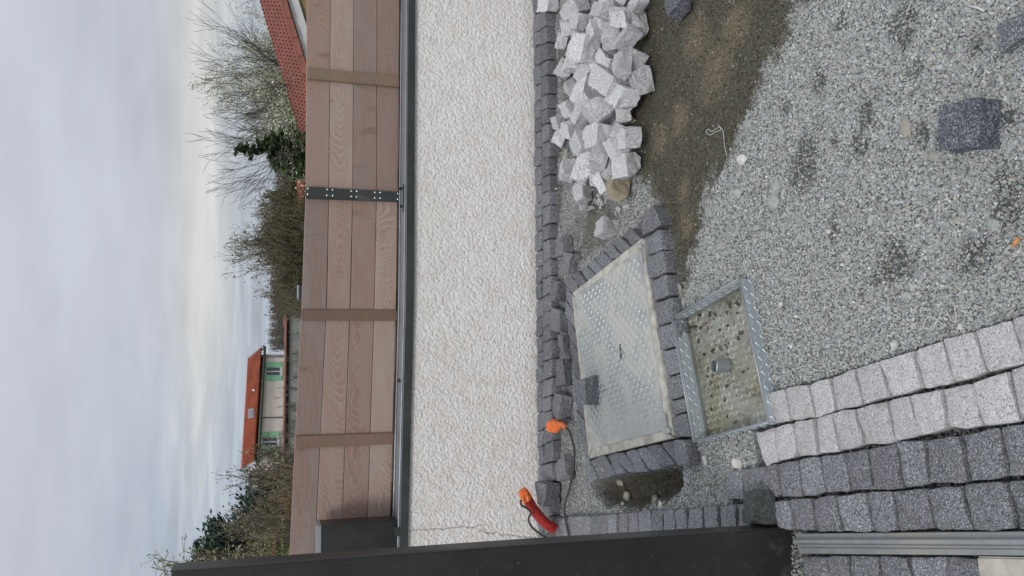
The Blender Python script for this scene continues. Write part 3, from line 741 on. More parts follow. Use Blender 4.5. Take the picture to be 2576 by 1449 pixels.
def lay(quad_px, zt, m, parent, seed, depth_=.09, **k):
    qw_ = [hz(x, y, zt) for x, y in quad_px]
    V, Fc, c = cobble_mesh([(p.x, p.y) for p in qw_], zt, depth_, seed, **k)
    me = D.meshes.new('cobblestone'); me.from_pydata(V, [], Fc); me.update()
    me.polygons.foreach_set('use_smooth', [True] * len(me.polygons)); 
    me.set_sharp_from_angle(angle=R(32)); me.materials.append(m); o = D.objects.new('cobblestone', me); COL.objects.link(o); o.parent = parent
    bmn = bmesh.new(); bmn.from_mesh(me); bmesh.ops.recalc_face_normals(bmn, faces=bmn.faces); bmn.to_mesh(me); bmn.free()
    o.location = c - parent.location; return o
def row(joints, zt, m, parent, seed, ka=.93, **k):
    for i in range(len(joints) - 1):
        (t0, b0), (t1_, b1_) = joints[i], joints[i + 1]
        mt = ((t0[0] + t1_[0]) / 2, (t0[1] + t1_[1]) / 2); mb = ((b0[0] + b1_[0]) / 2, (b0[1] + b1_[1]) / 2)
        sh_ = lambda p, c_: (c_[0] + (p[0] - c_[0]) * ka, c_[1] + (p[1] - c_[1]) * ka)
        t0, t1_, b0, b1_ = sh_(t0, mt), sh_(t1_, mt), sh_(b0, mb), sh_(b1_, mb)
        lay([t0, t1_, b1_, b0], zt, m(i) if callable(m) else m, parent, seed + i, **k)
# near paving
pv = empty('cobble_paving', hz(2300, 1100, 0)); tag(pv, kind='structure')
ZNP = .022
def jn(l, f=ZN): return [(f(*a), f(*b)) for a, b in l]
L1 = [((65, 640), (85, 777)), ((150, 615), (172, 757)), ((258, 595), (285, 748)), ((350, 568), (370, 714)), ((458, 528), (497, 684)), ((570, 495), (617, 652)), ((722, 450), (762, 617)),
      ((847, 402), (893, 589)), ((985, 362), (1048, 545)), ((1155, 310), (1220, 503)), ((1320, 258), (1395, 455)), ((1480, 205), (1560, 400))]
L2 = [((12, 812), (58, 967)), ((100, 790), (118, 940)), ((190, 770), (208, 922)), ((282, 748), (298, 905)), ((365, 722), (392, 892)), ((462, 705), (500, 868)), ((600, 668), (637, 857)),
      ((705, 650), (747, 822)), ((843, 620), (875, 797)), ((988, 590), (1027, 788)), ((1140, 537), (1192, 757)), ((1300, 490), (1360, 715)), ((1460, 440), (1530, 670))]
D1 = [((-40, 985), (-50, 1125)), ((38, 970), (28, 1118)), ((120, 950), (135, 1098)), ((210, 930), (235, 1096)), ((302, 915), (328, 1080)), ((410, 905), (440, 1072)), ((512, 890), (545, 1065)), ((650, 855), (680, 1062)),
      ((775, 845), (790, 1040)), ((930, 822), (977, 1033)), ((1100, 792), (1142, 1008)), ((1268, 765), (1315, 985)), ((1440, 740), (1500, 960))]
D1 = [(Z3(1455, 585), Z3(1435, 825))] + [(Z3(1570, 572), Z3(1588, 812))] + [(ZN(*a), ZN(*b)) for a, b in D1[2:]]
D2 = [((85, 1122), (120, 1240)), ((165, 1108), (197, 1245)), ((268, 1105), (285, 1250)), ((380, 1092), (403, 1250)), ((517, 1078), (540, 1252)), ((632, 1072), (657, 1250)), ((775, 1060), (808, 1248)),
      ((935, 1042), (987, 1248)), ((1137, 1028), (1180, 1245)), ((1320, 1010), (1370, 1240)), ((1500, 1000), (1550, 1235))]
D3 = [((222, 1364), (250, 1530)), ((335, 1362), (352, 1530)), ((432, 1360), (450, 1530)), ((565, 1360), (590, 1530)), ((695, 1366), (735, 1530)), ((860, 1366), (890, 1530)), ((1002, 1370), (1040, 1530))]
row(jn(L1), ZNP, M['gp'], pv, 100, shrink=.985); row(jn(L2), ZNP, M['gp'], pv, 130, shrink=.985)
row(D1, ZNP, M['gn'], pv, 160, shrink=.985); row(jn(D2), ZNP, M['gn'], pv, 190, shrink=.985); row(jn(D3), ZNP - .004, M['gn'], pv, 220, shrink=.98)
# row E along the post
E_t = [(20, 968), (88, 966), (135, 962), (190, 958), (262, 955), (325, 952), (392, 948), (465, 942), (550, 935), (632, 925), (722, 918), (828, 912), (918, 900), (1022, 898), (1130, 890), (1255, 880), (1380, 868), (1520, 862), (1650, 858)]
E_b = [(40, 1190), (95, 1188), (150, 1185), (205, 1182), (262, 1178), (335, 1174), (400, 1170), (470, 1165), (553, 1160), (635, 1156), (722, 1150), (832, 1146), (928, 1142), (1025, 1140), (1132, 1135), (1272, 1128), (1395, 1122), (1532, 1115), (1680, 1108)]
re = empty('cobble_strip', hz(1620, 1330, 0)); tag(re, kind='structure')
row([(Z3(*a), Z3(*b)) for a, b in zip(E_t, E_b)], .03, M['gn'], re, 250, rnd_=.008, shrink=.97)
# cobble border round the steel cover
bd = empty('cobble_border', hz(1600, 900, 0)); tag(bd, kind='structure')
ro = [(197, 428), (240, 398), (277, 370), (320, 338), (360, 308), (407, 268), (452, 232), (498, 190), (545, 145), (600, 85)]
ri = [(250, 500), (290, 472), (330, 438), (372, 402), (415, 372), (463, 318), (512, 290), (560, 246), (614, 208), (660, 175)]
rj = [(Z6(*a), Z6(*b)) for a, b in zip(ro, ri)]
row([(b, a) for a, b in rj][:9] , TOP, M['gd'], bd, 300, shrink=.97)
lay([Z6(602, 88), Z6(662, 22), Z6(708, 128), Z6(616, 192)], TOP + .004, M['gd'], bd, 312, shrink=.94)
no = [(705, 150), (722, 262), (742, 385), (765, 505), (785, 640), (800, 772), (822, 905), (838, 1035), (848, 1115), (868, 1250)]
ni = [(617, 196), (640, 297), (657, 425), (672, 540), (688, 670), (708, 800), (732, 938), (750, 1060), (764, 1140), (784, 1258)]
row([(Z6(*a), Z6(*b)) for a, b in zip(ni, no)], TOP, M['gd'], bd, 320, shrink=.97)
bt = [(262, 535), (325, 497), (380, 475), (455, 455), (527, 440), (607, 422), (702, 402), (795, 382), (900, 352), (1005, 327), (1115, 330)]
bb_ = [(312, 690), (400, 652), (470, 640), (545, 622), (627, 602), (717, 595), (815, 585), (915, 555), (1030, 537), (1140, 540), (1215, 540)]
bb_[0] = (300, 690)
row([(Z3(*a), Z3(*b)) for a, b in zip(bt, bb_)][:10], TOP, M['gd'], bd, 340, shrink=.97)
lay([Z3(1012, 328), Z3(1120, 330), Z3(1150, 540), Z3(1035, 537)], TOP, M['gd'], bd, 352)
fl_l = [(203, 430), (210, 520), (215, 610), (224, 712), (238, 822), (248, 912), (257, 1002), (268, 1100), (280, 1190), (288, 1290), (298, 1395)]
fl_r = [(247, 505), (258, 592), (268, 700), (282, 805), (290, 900), (302, 985), (316, 1085), (325, 1185), (330, 1280), (335, 1388), (338, 1400)]
row([(Z6(*a), Z6(*b)) for a, b in zip(fl_l, fl_r)][:10], TOP, M['gd'], bd, 360, rnd_=.010, shrink=.96)
# edging rows at the foot of the wall
ed = empty('cobble_edging', hz(1370, 700, 0)); tag(ed, kind='structure')
rs = random.Random(5)
def edging(xa0, xa1, xb0, xb1, zt, seed, step):
    y_ = -60.0; i = 0
    while y_ < 1345:
        s_ = step * rs.uniform(.82, 1.2); t0, t1_ = (y_ + 0) / 1340, (y_ + s_) / 1340
        if y_ + s_ > 1345: s_ = 1345 - y_; t1_ = 1345 / 1340
        sk = 7
        lay([(lerp(xa0, xa1, t0), y_ + sk), (lerp(xa0, xa1, t1_), y_ + s_ + sk), (lerp(xb0, xb1, t1_), y_ + s_ - sk * .3), (lerp(xb0, xb1, t0), y_ - sk * .3)], zt + rs.uniform(-.004, .004), M['gd'], ed, seed + i, rnd_=.010, rough=.005, shrink=.925)
        y_ += s_; i += 1
edging(1338.5, 1353, 1356.5, 1366, .045, 400, 42)
edging(1357.5, 1367, 1373.5, 1390, .045, 450, 43)

# ------------------------------------------------------------------ steel cover in its frame
cv_ = empty('steel_cover', hz(1570, 920, 0)); tag(cv_, 'large dusty galvanised chequer plate cover set inside the dark cobble border', 'cover')
CZ = .052
PA, PB, PC, PD = [hz(*Z6(*p), CZ) for p in ((258, 512), (606, 262), (742, 1212), (350, 1312))]
OA, OB, OC, OD = [hz(*Z6(*p), CZ) for p in ((245, 492), (616, 200), (784, 1252), (335, 1362))]
org = cv_.location
def slab(name, pts, z0, z1, m, parent, bev=.001):
    return hexa(name, [Vector((p.x, p.y, z1)) - parent.location for p in pts], [Vector((p.x, p.y, z0)) - parent.location for p in pts], m, parent, bev)
slab('cover_plate', [PA, PB, PC, PD], CZ - .012, CZ, M['galv_plate'], cv_)
def shr(P, Q_, k): return P.lerp(Q_, k)
for nm, quad in (('frame_rail', [OA, OB, PB, PA]), ('frame_rail', [OB, OC, PC, PB]), ('frame_rail', [OC, OD, PD, PC]), ('frame_rail', [OD, OA, PA, PD])):
    c = sum(quad, Vector()) / 4; qq = [c + (p - c) * .988 for p in quad]
    slab(nm, qq, CZ - .09, CZ - .001, M['concrete'], cv_, .0015)
def treads(name, A, B, C_, D_, zt, m, parent, pitch, Ls, Ws, Hs, nrm=None):
    """lens-shaped raised treads in alternate directions on the quad A B C D"""
    U_ = (B - A); V_ = (D_ - A); nu = int(U_.length / pitch); nv = int(V_.length / pitch)
    nn = U_.cross(V_).normalized()
    if nrm is not None and nn.dot(nrm) < 0: nn = -nn
    vs_, fs_ = [], []
    for j in range(nv):
        for i in range(nu):
            u, v = (i + .5) / nu, (j + .5) / nv
            p = (A * (1 - u) + B * u) * (1 - v) + (D_ * (1 - u) + C_ * u) * v
            e1, e2 = U_.normalized(), V_.normalized(); s_ = 1 if (i + j) % 2 else -1
            d = (e1 + e2 * s_).normalized(); w_ = nn.cross(d); b = len(vs_)
            p = p + nn * .0004
            for (a_, c_, h_) in ((-1, 0, 0), (-.45, .8, 0), (.45, .8, 0), (1, 0, 0), (.45, -.8, 0), (-.45, -.8, 0), (-.5, 0, 1), (.5, 0, 1)):
                vs_.append(p + d * (a_ * Ls) + w_ * (c_ * Ws) + nn * (h_ * Hs))
            fs_ += [(b, b + 1, b + 6), (b + 1, b + 2, b + 7), (b + 1, b + 7, b + 6), (b + 2, b + 3, b + 7), (b + 3, b + 4, b + 7), (b + 4, b + 5, b + 6), (b + 4, b + 6, b + 7), (b + 5, b, b + 6)]
    vs_ = [v - parent.location for v in vs_]
    V = np.array([tuple(v) for v in vs_]); o = np_mesh(name, V, np.array(fs_), m, None, parent); o['kind'] = 'stuff'; return o
k = .03
tq = [shr(shr(PA, PC, k), PA, 0), shr(PB, PD, k), shr(PC, PA, k), shr(PD, PB, k)]
UP = Vector((0, 0, 1))
treads('tread_pattern', *tq, CZ, M['galv_tread'], cv_, .0235, .0135, .0036, .0038, UP)
def prism_px(name, pxs, z0, z1, m, parent):
    return slab(name, [hz(x, y, z1) for x, y in pxs], z0, z1, m, parent, .0012)
for c in ((598, 245, 17, 10), (742, 1213, 18, 14)):
    prism_px('corner_clip', [Z6(c[0] - c[2], c[1] - c[3]), Z6(c[0] + c[2], c[1] - c[3] - 2), Z6(c[0] + c[2] + 2, c[1] + c[3]), Z6(c[0] - c[2] + 2, c[1] + c[3] + 2)], CZ + .0005, CZ + .008, M['galv_plate'], cv_)
prism_px('edge_bar', [Z6(602, 265), Z6(612, 263), Z6(620, 330), Z6(609, 330)], CZ + .0005, CZ + .007, M['galv_plate'], cv_)
prism_px('edge_bar', [Z6(722, 1126), Z6(736, 1124), Z6(747, 1195), Z6(733, 1198)], CZ + .0005, CZ + .007, M['galv_plate'], cv_)
prism_px('handle_slot', [Z6(496, 760), Z6(501, 760), Z6(507, 836), Z6(501, 836)], CZ + .0002, CZ + .0045, M['post_side'], cv_)
prism_px('handle_bar', [Z6(503, 795), Z6(508, 795), Z6(509, 812), Z6(504, 812)], CZ + .0002, CZ + .009, M['galv_plate'], cv_)

# ------------------------------------------------------------------ the tray full of water
RZ = .045; FZ = -.022
tr = empty('steel_tray', hz(1800, 920, 0)); tag(tr, 'new galvanised chequer plate tray holding brown rainwater, sunk in the gravel', 'tray')
TP = [hz(*p, RZ) for p in tray_rim]
tc_ = sum(TP, Vector()) / 4
def inset(k, z): return [Vector((tc_.x + (p.x - tc_.x) * k, tc_.y + (p.y - tc_.y) * k, z)) for p in TP]
LL = tr.location
outr, inr = inset(1.0, RZ), inset(.988, RZ)
for i in range(4):
    j = (i + 1) % 4
    a_, b_ = outr[i], outr[j]; c_, d_ = inr[j], inr[i]
    dn = Vector((0, 0, FZ - .03 - RZ))
    e_ = (b_ - a_) * .0012
    hexa('side_panel', [a_ + e_ - LL, b_ - e_ - LL, c_ - e_ - LL, d_ + e_ - LL], [a_ + e_ + dn - LL, b_ - e_ + dn - LL, c_ - e_ + dn - LL, d_ + e_ + dn - LL], M['galv_tray'], tr, .0006)
    # treads on the inner and outer faces
    mid = (a_ + b_) / 2; outn = (mid - tc_); outn.z = 0; outn.normalize()
    hh = Vector((0, 0, -.012)); 
    treads('tread_pattern', c_ + hh * .6, d_ + hh * .6, d_ + hh * .6 + Vector((0, 0, -.045)), c_ + hh * .6 + Vector((0, 0, -.045)), 0, M['galv_tray'], tr, .0225, .0125, .0042, .0028, -outn)
    treads('tread_pattern', a_ + hh * .6, b_ + hh * .6, b_ + hh * .6 + Vector((0, 0, -.045)), a_ + hh * .6 + Vector((0, 0, -.045)), 0, M['galv_tray'], tr, .0225, .0125, .0042, .0028, outn)
fl_ = inset(.987, FZ); slab('tray_floor', fl_, FZ - .006, FZ, M['tray_floor'], tr, 0)
M['tray_tread'] = simple('wet_tray_treads', (.66, .68, .65), .35, .1, spec=.5, var=.45, sc=9)
treads('tread_pattern', *inset(.96, FZ), 0, M['tray_tread'], tr, .0225, .0125, .0044, .0060, UP)
# folded rim: bright thin outer lip
for i in range(4):
    a_, b_ = outr[i], outr[(i + 1) % 4]
    tube('rim_lip', [a_ - LL + Vector((0, 0, .001)), b_ - LL + Vector((0, 0, .001))], .0024, M['galv'], tr, 6)
    i2 = inset(.978, RZ - .004); a_, b_ = i2[i], i2[(i + 1) % 4]
    tube('inner_lip', [a_ - LL, b_ - LL], .0016, M['galv'], tr, 6)
pc = hz(*ZT(575, 838), FZ) ; pc_t = .062
V = []; n = 28
for (r_, zz) in ((.0235, 0), (.0235, pc_t), (.0212, pc_t), (.0212, .002)):
    for k_ in range(n): V.append((pc.x - LL.x + r_ * math.cos(6.2832 * k_ / n), pc.y - LL.y + r_ * math.sin(6.2832 * k_ / n), FZ + zz - LL.z))
Fc = [(r_ * n + k_, r_ * n + (k_ + 1) % n, (r_ + 1) * n + (k_ + 1) % n, (r_ + 1) * n + k_) for r_ in range(3) for k_ in range(n)]
Fc.append(tuple(3 * n + k_ for k_ in range(n)))
ps = mesh_py('pipe_stub', V, Fc, M['galv'], tr); ps['label'] = 'short galvanised pipe stub standing in the water'
hexa('pipe_white_strip', [Vector((pc.x - .019, pc.y - .004, FZ + .045)) - LL, Vector((pc.x + .019, pc.y - .007, FZ + .045)) - LL, Vector((pc.x + .019, pc.y + .003, FZ + .045)) - LL, Vector((pc.x - .019, pc.y + .006, FZ + .045)) - LL],  # white strip across the inside of the pipe mouth
     [Vector((pc.x - .019, pc.y - .004, FZ + .049)) - LL, Vector((pc.x + .019, pc.y - .007, FZ + .049)) - LL, Vector((pc.x + .019, pc.y + .003, FZ + .049)) - LL, Vector((pc.x - .019, pc.y + .006, FZ + .049)) - LL], M['fascia'], tr)
# mud lumps and chips lying on the tray floor
def chips(n, px, py, zz, smin, smax, tint, seed):
    r_ = np.random.default_rng(seed)
    cube = np.array([(-1, -1, -1), (1, -1, -1), (1, 1, -1), (-1, 1, -1), (-1, -1, 1), (1, -1, 1), (1, 1, 1), (-1, 1, 1)], float)
    V = cube[None] * (1 + r_.uniform(-.38, .30, (n, 8, 3)))
    s = (r_.uniform(0, 1, n) ** 1.7 * (smax - smin) + smin) / 2
    sc_ = np.stack([s * r_.uniform(.9, 1.35, n), s * r_.uniform(.6, .95, n), s * r_.uniform(.35, .7, n)], 1)
    V = V * sc_[:, None, :] * .86
    a_, b_, c_ = r_.uniform(0, 6.28, n), r_.normal(0, .55, n), r_.normal(0, .55, n)
    ca, sa, cb, sb_, cc, sc2 = np.cos(a_), np.sin(a_), np.cos(b_), np.sin(b_), np.cos(c_), np.sin(c_)
    x, y, z_ = V[..., 0], V[..., 1], V[..., 2]
    y, z_ = y * cb[:, None] - z_ * sb_[:, None], y * sb_[:, None] + z_ * cb[:, None]
    x, z_ = x * cc[:, None] + z_ * sc2[:, None], -x * sc2[:, None] + z_ * cc[:, None]
    x, y = x * ca[:, None] - y * sa[:, None], x * sa[:, None] + y * ca[:, None]
    V = np.stack([x + px[:, None], y + py[:, None], z_ + (zz + s * .30)[:, None]], -1)
    f0 = np.array([(0, 3, 2, 1), (4, 5, 6, 7), (0, 1, 5, 4), (1, 2, 6, 5), (2, 3, 7, 6), (3, 0, 4, 7)])
    Fc = (f0[None] + (np.arange(n) * 8)[:, None, None]).reshape(-1, 4)
    return V.reshape(-1, 3), Fc, np.repeat(tint, 8, 0)
r_ = np.random.default_rng(3)
uu = []
while len(uu) < 170:
    u, v = r_.random(2)
    if r_.random() < (1 - v) ** 1.5 * .9 + (.15 if v > .92 else .03): uu.append((u, v))
uu = np.array(uu); ft = inset(.93, FZ)
pp = [(ft[0] * (1 - u) + ft[1] * u) * (1 - v) + (ft[3] * (1 - u) + ft[2] * u) * v for u, v in uu]
tint = np.array([(.10, .085, .06)]) * r_.uniform(.4, 1.6, (len(pp), 1))
Vc, Fcc, tcx = chips(len(pp), np.array([p.x for p in pp]), np.array([p.y for p in pp]), np.full(len(pp), FZ), .004, .017, tint, 5)
o = np_mesh('mud_crumbs', Vc, Fcc, M['gravel'], tcx); tag(o, 'dark mud crumbs and chips lying under the water in the tray', 'mud', kind='stuff')
g = Mat('brown_rainwater'); g.N.remove(g.b)
t_ = g.N.new('ShaderNodeBsdfTransparent'); v = g.obj()
g._v(t_.inputs[0], g.mix(g.mapr(g.noise(v, 5, 2), .35, .7), (.99, .985, .97), (.86, .85, .74)))
gl = g.N.new('ShaderNodeBsdfGlossy'); gl.inputs['Roughness'].default_value = .02
fz = g.N.new('ShaderNodeFresnel'); fz.inputs[0].default_value = 1.33
ms = g.N.new('ShaderNodeMixShader'); g.L.new(g.math('MULTIPLY_ADD', fz.outputs[0], 1.0, .02), ms.inputs[0]); g.L.new(t_.outputs[0], ms.inputs[1]); g.L.new(gl.outputs[0], ms.inputs[2])
g.L.new(ms.outputs[0], g.N['Material Output'].inputs[0]); M['water'] = g.m
wt = [p.copy() for p in inset(.9868, FZ + .012)]
# the tray tips a touch: the water lies deeper at its near left corner
o = mesh_py('rain_water', wt, [(3, 2, 1, 0)], M['water'])
if o.data.polygons[0].normal.z < 0: o.data.flip_normals(); tag(o, 'shallow brown rainwater standing in the galvanised tray', 'water', kind='stuff')

# ------------------------------------------------------------------ channel and slab by the post
ch = empty('steel_channel', hz(2200, 1365, 0)); tag(ch, 'grooved galvanised steel rail laid between the dark cobbles beside the post foot', 'rail')
def ch_strip(name, ya0, ya1, yb0, yb1, z0, z1, m, x0=2000, x1=2720):
    pts = [hz(x0, ya0, z1), hz(x1, ya1, z1), hz(x1, yb1, z1), hz(x0, yb0, z1)]
    return slab(name, pts, z0, z1, m, ch, .002)
M['rail'] = galv('dusty_rail_steel', (.42, .45, .46), .45, .75, 1.0, (.33, .31, .27), .55)
ch_strip('rail_flange', 1343, 1336, 1357, 1355, -.02, .020, M['rail'], 2003)
ch_strip('rail_ridge', 1357.5, 1356, 1367, 1372, -.02, .036, M['rail'], 1994)
ch_strip('rail_groove', 1367.5, 1372.5, 1376, 1381, -.02, .024, M['rail'], 2005)
ch_strip('rail_flange', 1376.5, 1381.5, 1393, 1399, -.02, .016, M['rail'], 2009)
sl = empty('concrete_slab', hz(2500, 1420, 0)); tag(sl, 'pale concrete patch in the corner beside the steel rail', 'slab')
pts = [hz(x, y, .012) for x, y in ((2455, 1400), (2720, 1405), (2720, 1560), (2465, 1560))]
slab('slab_top', pts, -.05, .012, M['slab'], sl, .004)

# ------------------------------------------------------------------ loose stones
def loose(name, p, dims, rot, m, me_, seed, label, cat, group=None, cuts=3, jit=.2):
    rs = random.Random(seed); bm = bmesh.new(); bmesh.ops.create_cube(bm, size=1)
    for v in bm.verts:
        v.co = Vector((v.co.x * dims[0] * (1 + rs.uniform(-jit, jit)), v.co.y * dims[1] * (1 + rs.uniform(-jit, jit)), v.co.z * dims[2] * (1 + rs.uniform(-jit, jit))))
    for k in range(cuts):
        d = Vector((rs.choice((-1, 1)) * rs.uniform(.3, 1), rs.choice((-1, 1)) * rs.uniform(.3, 1), rs.choice((-1, 1)) * rs.uniform(.2, 1)))
        d = Vector((d.x / dims[0], d.y / dims[1], d.z / dims[2])).normalized()
        ext = max((v.co.dot(d) for v in bm.verts))
        r_ = bmesh.ops.bisect_plane(bm, geom=bm.verts[:] + bm.edges[:] + bm.faces[:], plane_co=d * ext * rs.uniform(.74, .95), plane_no=d, clear_outer=True)
        e_ = [g_ for g_ in r_['geom_cut'] if isinstance(g_, bmesh.types.BMEdge)]
        if len(e_) > 2: bmesh.ops.holes_fill(bm, edges=e_)
    bmesh.ops.remove_doubles(bm, verts=bm.verts, dist=.002)
    bmesh.ops.triangulate(bm, faces=bm.faces)
    bmesh.ops.dissolve_limit(bm, angle_limit=R(8), verts=bm.verts, edges=bm.edges)
    s = min(dims)
    r_ = bmesh.ops.bevel(bm, geom=bm.edges[:], offset=s * .022, segments=1, affect='EDGES')
    for f in r_['faces']: f.material_index = 1
    bmesh.ops.triangulate(bm, faces=[f for f in bm.faces if len(f.verts) > 4])
    bmesh.ops.subdivide_edges(bm, edges=[e for e in bm.edges if e.calc_length() > s * .3], cuts=3, use_grid_fill=True)
    sd = Vector((rs.uniform(-9, 9), rs.uniform(-9, 9), rs.uniform(-9, 9)))
    bm.normal_update()
    for v in bm.verts:
        v.co += v.normal * (mnoise.noise(v.co * (2.2 / s) + sd) * s * .085 + mnoise.noise(v.co * (6 / s) + sd) * s * .040 + mnoise.noise(v.co * (15 / s) + sd) * s * .018)
    o = from_bm(name, bm, [m, me_], None, p); o.rotation_euler = rot
    tag(o, label, cat, group); return o
HG = 'pale granite setts tipped out in a heap'
# centre in Z5 zoom coords, size (w along the photo's length, h), layer height, tilt seed, label
heap = [
 ((150, 30), (115, 85), .05, 'pale granite sett at the heap end nearest the wall, at the photo top edge'),
 ((320, 52), (190, 105), .09, 'large flat grey sett at the photo top edge of the heap'),
 ((510, 72), (165, 100), .14, 'bright speckled sett lying on top of the heap near the photo top edge'),
 ((735, 22), (95, 75), .06, 'pale sett on the open sand side of the heap at the photo top edge'),
 ((625, -5), (110, 60), .08, 'yellowish grey sett cut by the photo top edge in the heap'),
 ((705, 140), (110, 175), .05, 'rough sett at the heap sand side, just below the one at the edge'),
 ((600, 118), (125, 115), .15, 'pale tilted sett propped high on the heap above a long upright one'),
 ((350, 138), (115, 110), .12, 'square faced sett high in the heap below the large flat one'),
 ((268, 178), (75, 95), .07, 'shaded sett half hidden at the wall side of the heap, second row'),
 ((455, 205), (95, 130), .10, 'pointed sett in the middle of the heap beside the long upright one'),
 ((555, 225), (95, 190), .12, 'long upright sett in the middle of the heap near the photo top'),
 ((662, 240), (150, 70), .11, 'slim pale brick shaped sett lying diagonally over the sand side of the heap'),
 ((238, 262), (75, 100), .05, 'low sett on the wall side of the heap beside the big diamond one'),
 ((378, 300), (165, 165), .13, 'big diamond shaped sett leaning on the wall side of the heap'),
 ((310, 395), (95, 150), .07, 'long sett below the big diamond one on the wall side'),
 ((255, 445), (105, 115), .04, 'grey sett lying apart from the heap toward the wall'),
 ((455, 385), (90, 130), .07, 'shaded sett deep in the heap under the diamond one'),
 ((538, 415), (105, 80), .10, 'flat topped sett in the middle of the heap above the big rough one'),
 ((625, 420), (80, 165), .14, 'slim upright pale sett standing on the sand side of the heap'),
 ((700, 402), (90, 165), .07, 'speckled upright sett behind the slim one at the sand side'),
 ((750, 520), (112, 185), .045, 'whitest sett, diamond shaped, lying alone on the sand beside the heap'),
 ((395, 465), (120, 95), .10, 'rounded sett on the heap just above the small square one'),
 ((535, 535), (190, 150), .13, 'big rough buff grey sett tilted on top of the heap'),
 ((640, 618), (175, 145), .09, 'large blocky sett on the sand side next to the lone white one'),
 ((300, 575), (60, 120), .06, 'narrow sett at the wall side of the heap, half way down'),
 ((385, 590), (120, 155), .11, 'boxy sett on the heap between the big rough one and the wall side'),
 ((290, 700), (110, 110), .06, 'whitish flat sett on the wall side, lower half of the heap'),
 ((355, 750), (90, 125), .09, 'sett wedged between the whitish flat one and the largest one'),
 ((482, 735), (205, 165), .13, 'largest sett of the heap, broad pale face turned up'),
 ((632, 745), (105, 105), .05, 'darker grey sett on the sand below the large blocky one'),
 ((218, 785), (55, 85), .03, 'small sett lying off the heap toward the wall, upper of two'),
 ((298, 830), (95, 100), .06, 'pale sett leaning at the wall side above the pointed one'),
 ((225, 890), (65, 110), .03, 'small sett lying off the heap toward the wall, lower of two'),
 ((368, 925), (100, 155), .10, 'tall pointed sett on the wall side of the lower heap'),
 ((482, 890), (160, 155), .13, 'big pale sett just below the largest one'),
 ((597, 850), (110, 100), .08, 'sett tucked behind the slim white block on the sand side'),
 ((672, 888), (90, 155), .10, 'slim white block lying on the sand side, lower half of the heap'),
 ((590, 945), (110, 125), .11, 'square sett tilted below the tucked one near the slim white block'),
 ((400, 1025), (95, 120), .07, 'pale sett behind the stacked pair near the lower end'),
 ((490, 1015), (150, 140), .11, 'sett with two broken steps near the lower end of the heap'),
 ((572, 1020), (60, 90), .05, 'narrow dark sided sett near the lower end of the heap'),
 ((650, 1055), (125, 170), .07, 'diamond shaped sett at the lower sand side corner of the heap'),
 ((272, 1090), (75, 125), .045, 'pale upright sett at the lower wall side corner of the heap'),
 ((368, 1110), (120, 135), .08, 'wide pale sett in the bottom row, second from the wall'),
 ((462, 1135), (90, 95), .05, 'grey sett in the bottom row beside the wide pale one'),
 ((515, 1180), (72, 150), .055, 'upright white sided sett at the foot of the heap, left of the stained one'),
 ((595, 1198), (100, 170), .06, 'sett with a rusty yellow stained face at the foot of the heap'),
 ((370, 1245), (80, 130), .045, 'pale pointed sett lying just clear of the foot of the heap'),
]
hs = random.Random(77)
for i, (c, s_, zc, lab) in enumerate(heap):
    px_ = Z5(*c); p = hz(*px_, zc * .92); dp = depth(p)
    w_img = s_[0] * .3906 * dp / FOC; h_img = s_[1] * .3906 * dp / FOC      # image y extent = sideways; image x extent = up/away
    dx = max(.05, min(.15, h_img * .94)); d2 = max(.055, min(.135, w_img * 1.1)); d3 = max(.055, min(.10, (dx + d2) * .42))
    if zc - d3 * .45 < .0 and zc < .06: p.z = d3 * .42 - .008
    rot = (hs.uniform(-.55, .35), hs.uniform(-.5, .5), hs.uniform(-.6, .6))
    m_ = M['gl']
    if 'yellow stained' in lab: M['gl_y'] = granite('stained_granite', (.15, .13, .10), (.33, .28, .19), (.5, .46, .38), stain=(.36, .25, .10)); m_ = M['gl_y']
    loose('granite_sett', p, (dx, d2, d3), rot, m_, M['gl_e'] if m_ is M['gl'] else m_, 900 + i, lab, 'cobble', HG)
# stones filling the core of the heap
for i in range(16):
    t_ = i / 15; px_ = Z5(lerp(470, 440, t_) + hs.uniform(-130, 150), lerp(-20, 1090, t_)); p = hz(*px_, .045)
    loose('granite_sett', p, (.09, .095, .085), (hs.uniform(-.5, .5), hs.uniform(-.5, .5), hs.uniform(0, 3)), M['gl'], M['gl_e'], 990 + i,
          'pale sett in the core of the heap, mostly buried under others', 'cobble', HG)
loose('granite_sett', hz(1526, 574, .035), (.085, .075, .075), (.1, .15, .25), M['gl'], M['gl_e'], 1050, 'single pale sett lying beside the corner of the cobble border', 'cobble')
dk = [((205, 245), (75, 95), 'dark cobble nearest the lone pale sett, beside the edging rows'), ((240, 335), (70, 105), 'dark chipped cobble touching the corner of the cover border'),
      ((175, 482), (62, 92), 'dark cobble lying flat between edging and border above the larger one'), ((182, 632), (82, 105), 'dark blocky cobble between edging and border, a third of the way down'),
      ((220, 765), (45, 130), 'thin dark stone lying against the border opposite the handle slot'), ((210, 905), (75, 140), 'long dark cobble between edging and border beside the one on the cover'),
      ((195, 1080), (80, 120), 'flat pointed dark cobble just above the orange taped cable end')]
for i, (c, s_, lab) in enumerate(dk):
    p = hz(*Z6(*c), .02); dp = depth(p)
    loose('dark_cobble', p, (s_[1] * .4775 * dp / FOC, s_[0] * .4775 * dp / FOC * 1.4, .062), (hs.uniform(-.12, .12), hs.uniform(-.2, .2), hs.uniform(-.25, .25)), M['gd'], M['gd_e'], 1100 + i, lab, 'cobble')
loose('dark_cobble', hz(*Z6(332, 1010), .085), (.125, .105, .085), (.05, -.1, .12), M['gd'], M['gd_e'], 1120, 'dark cobble resting on the edge of the steel cover', 'cobble', cuts=2)
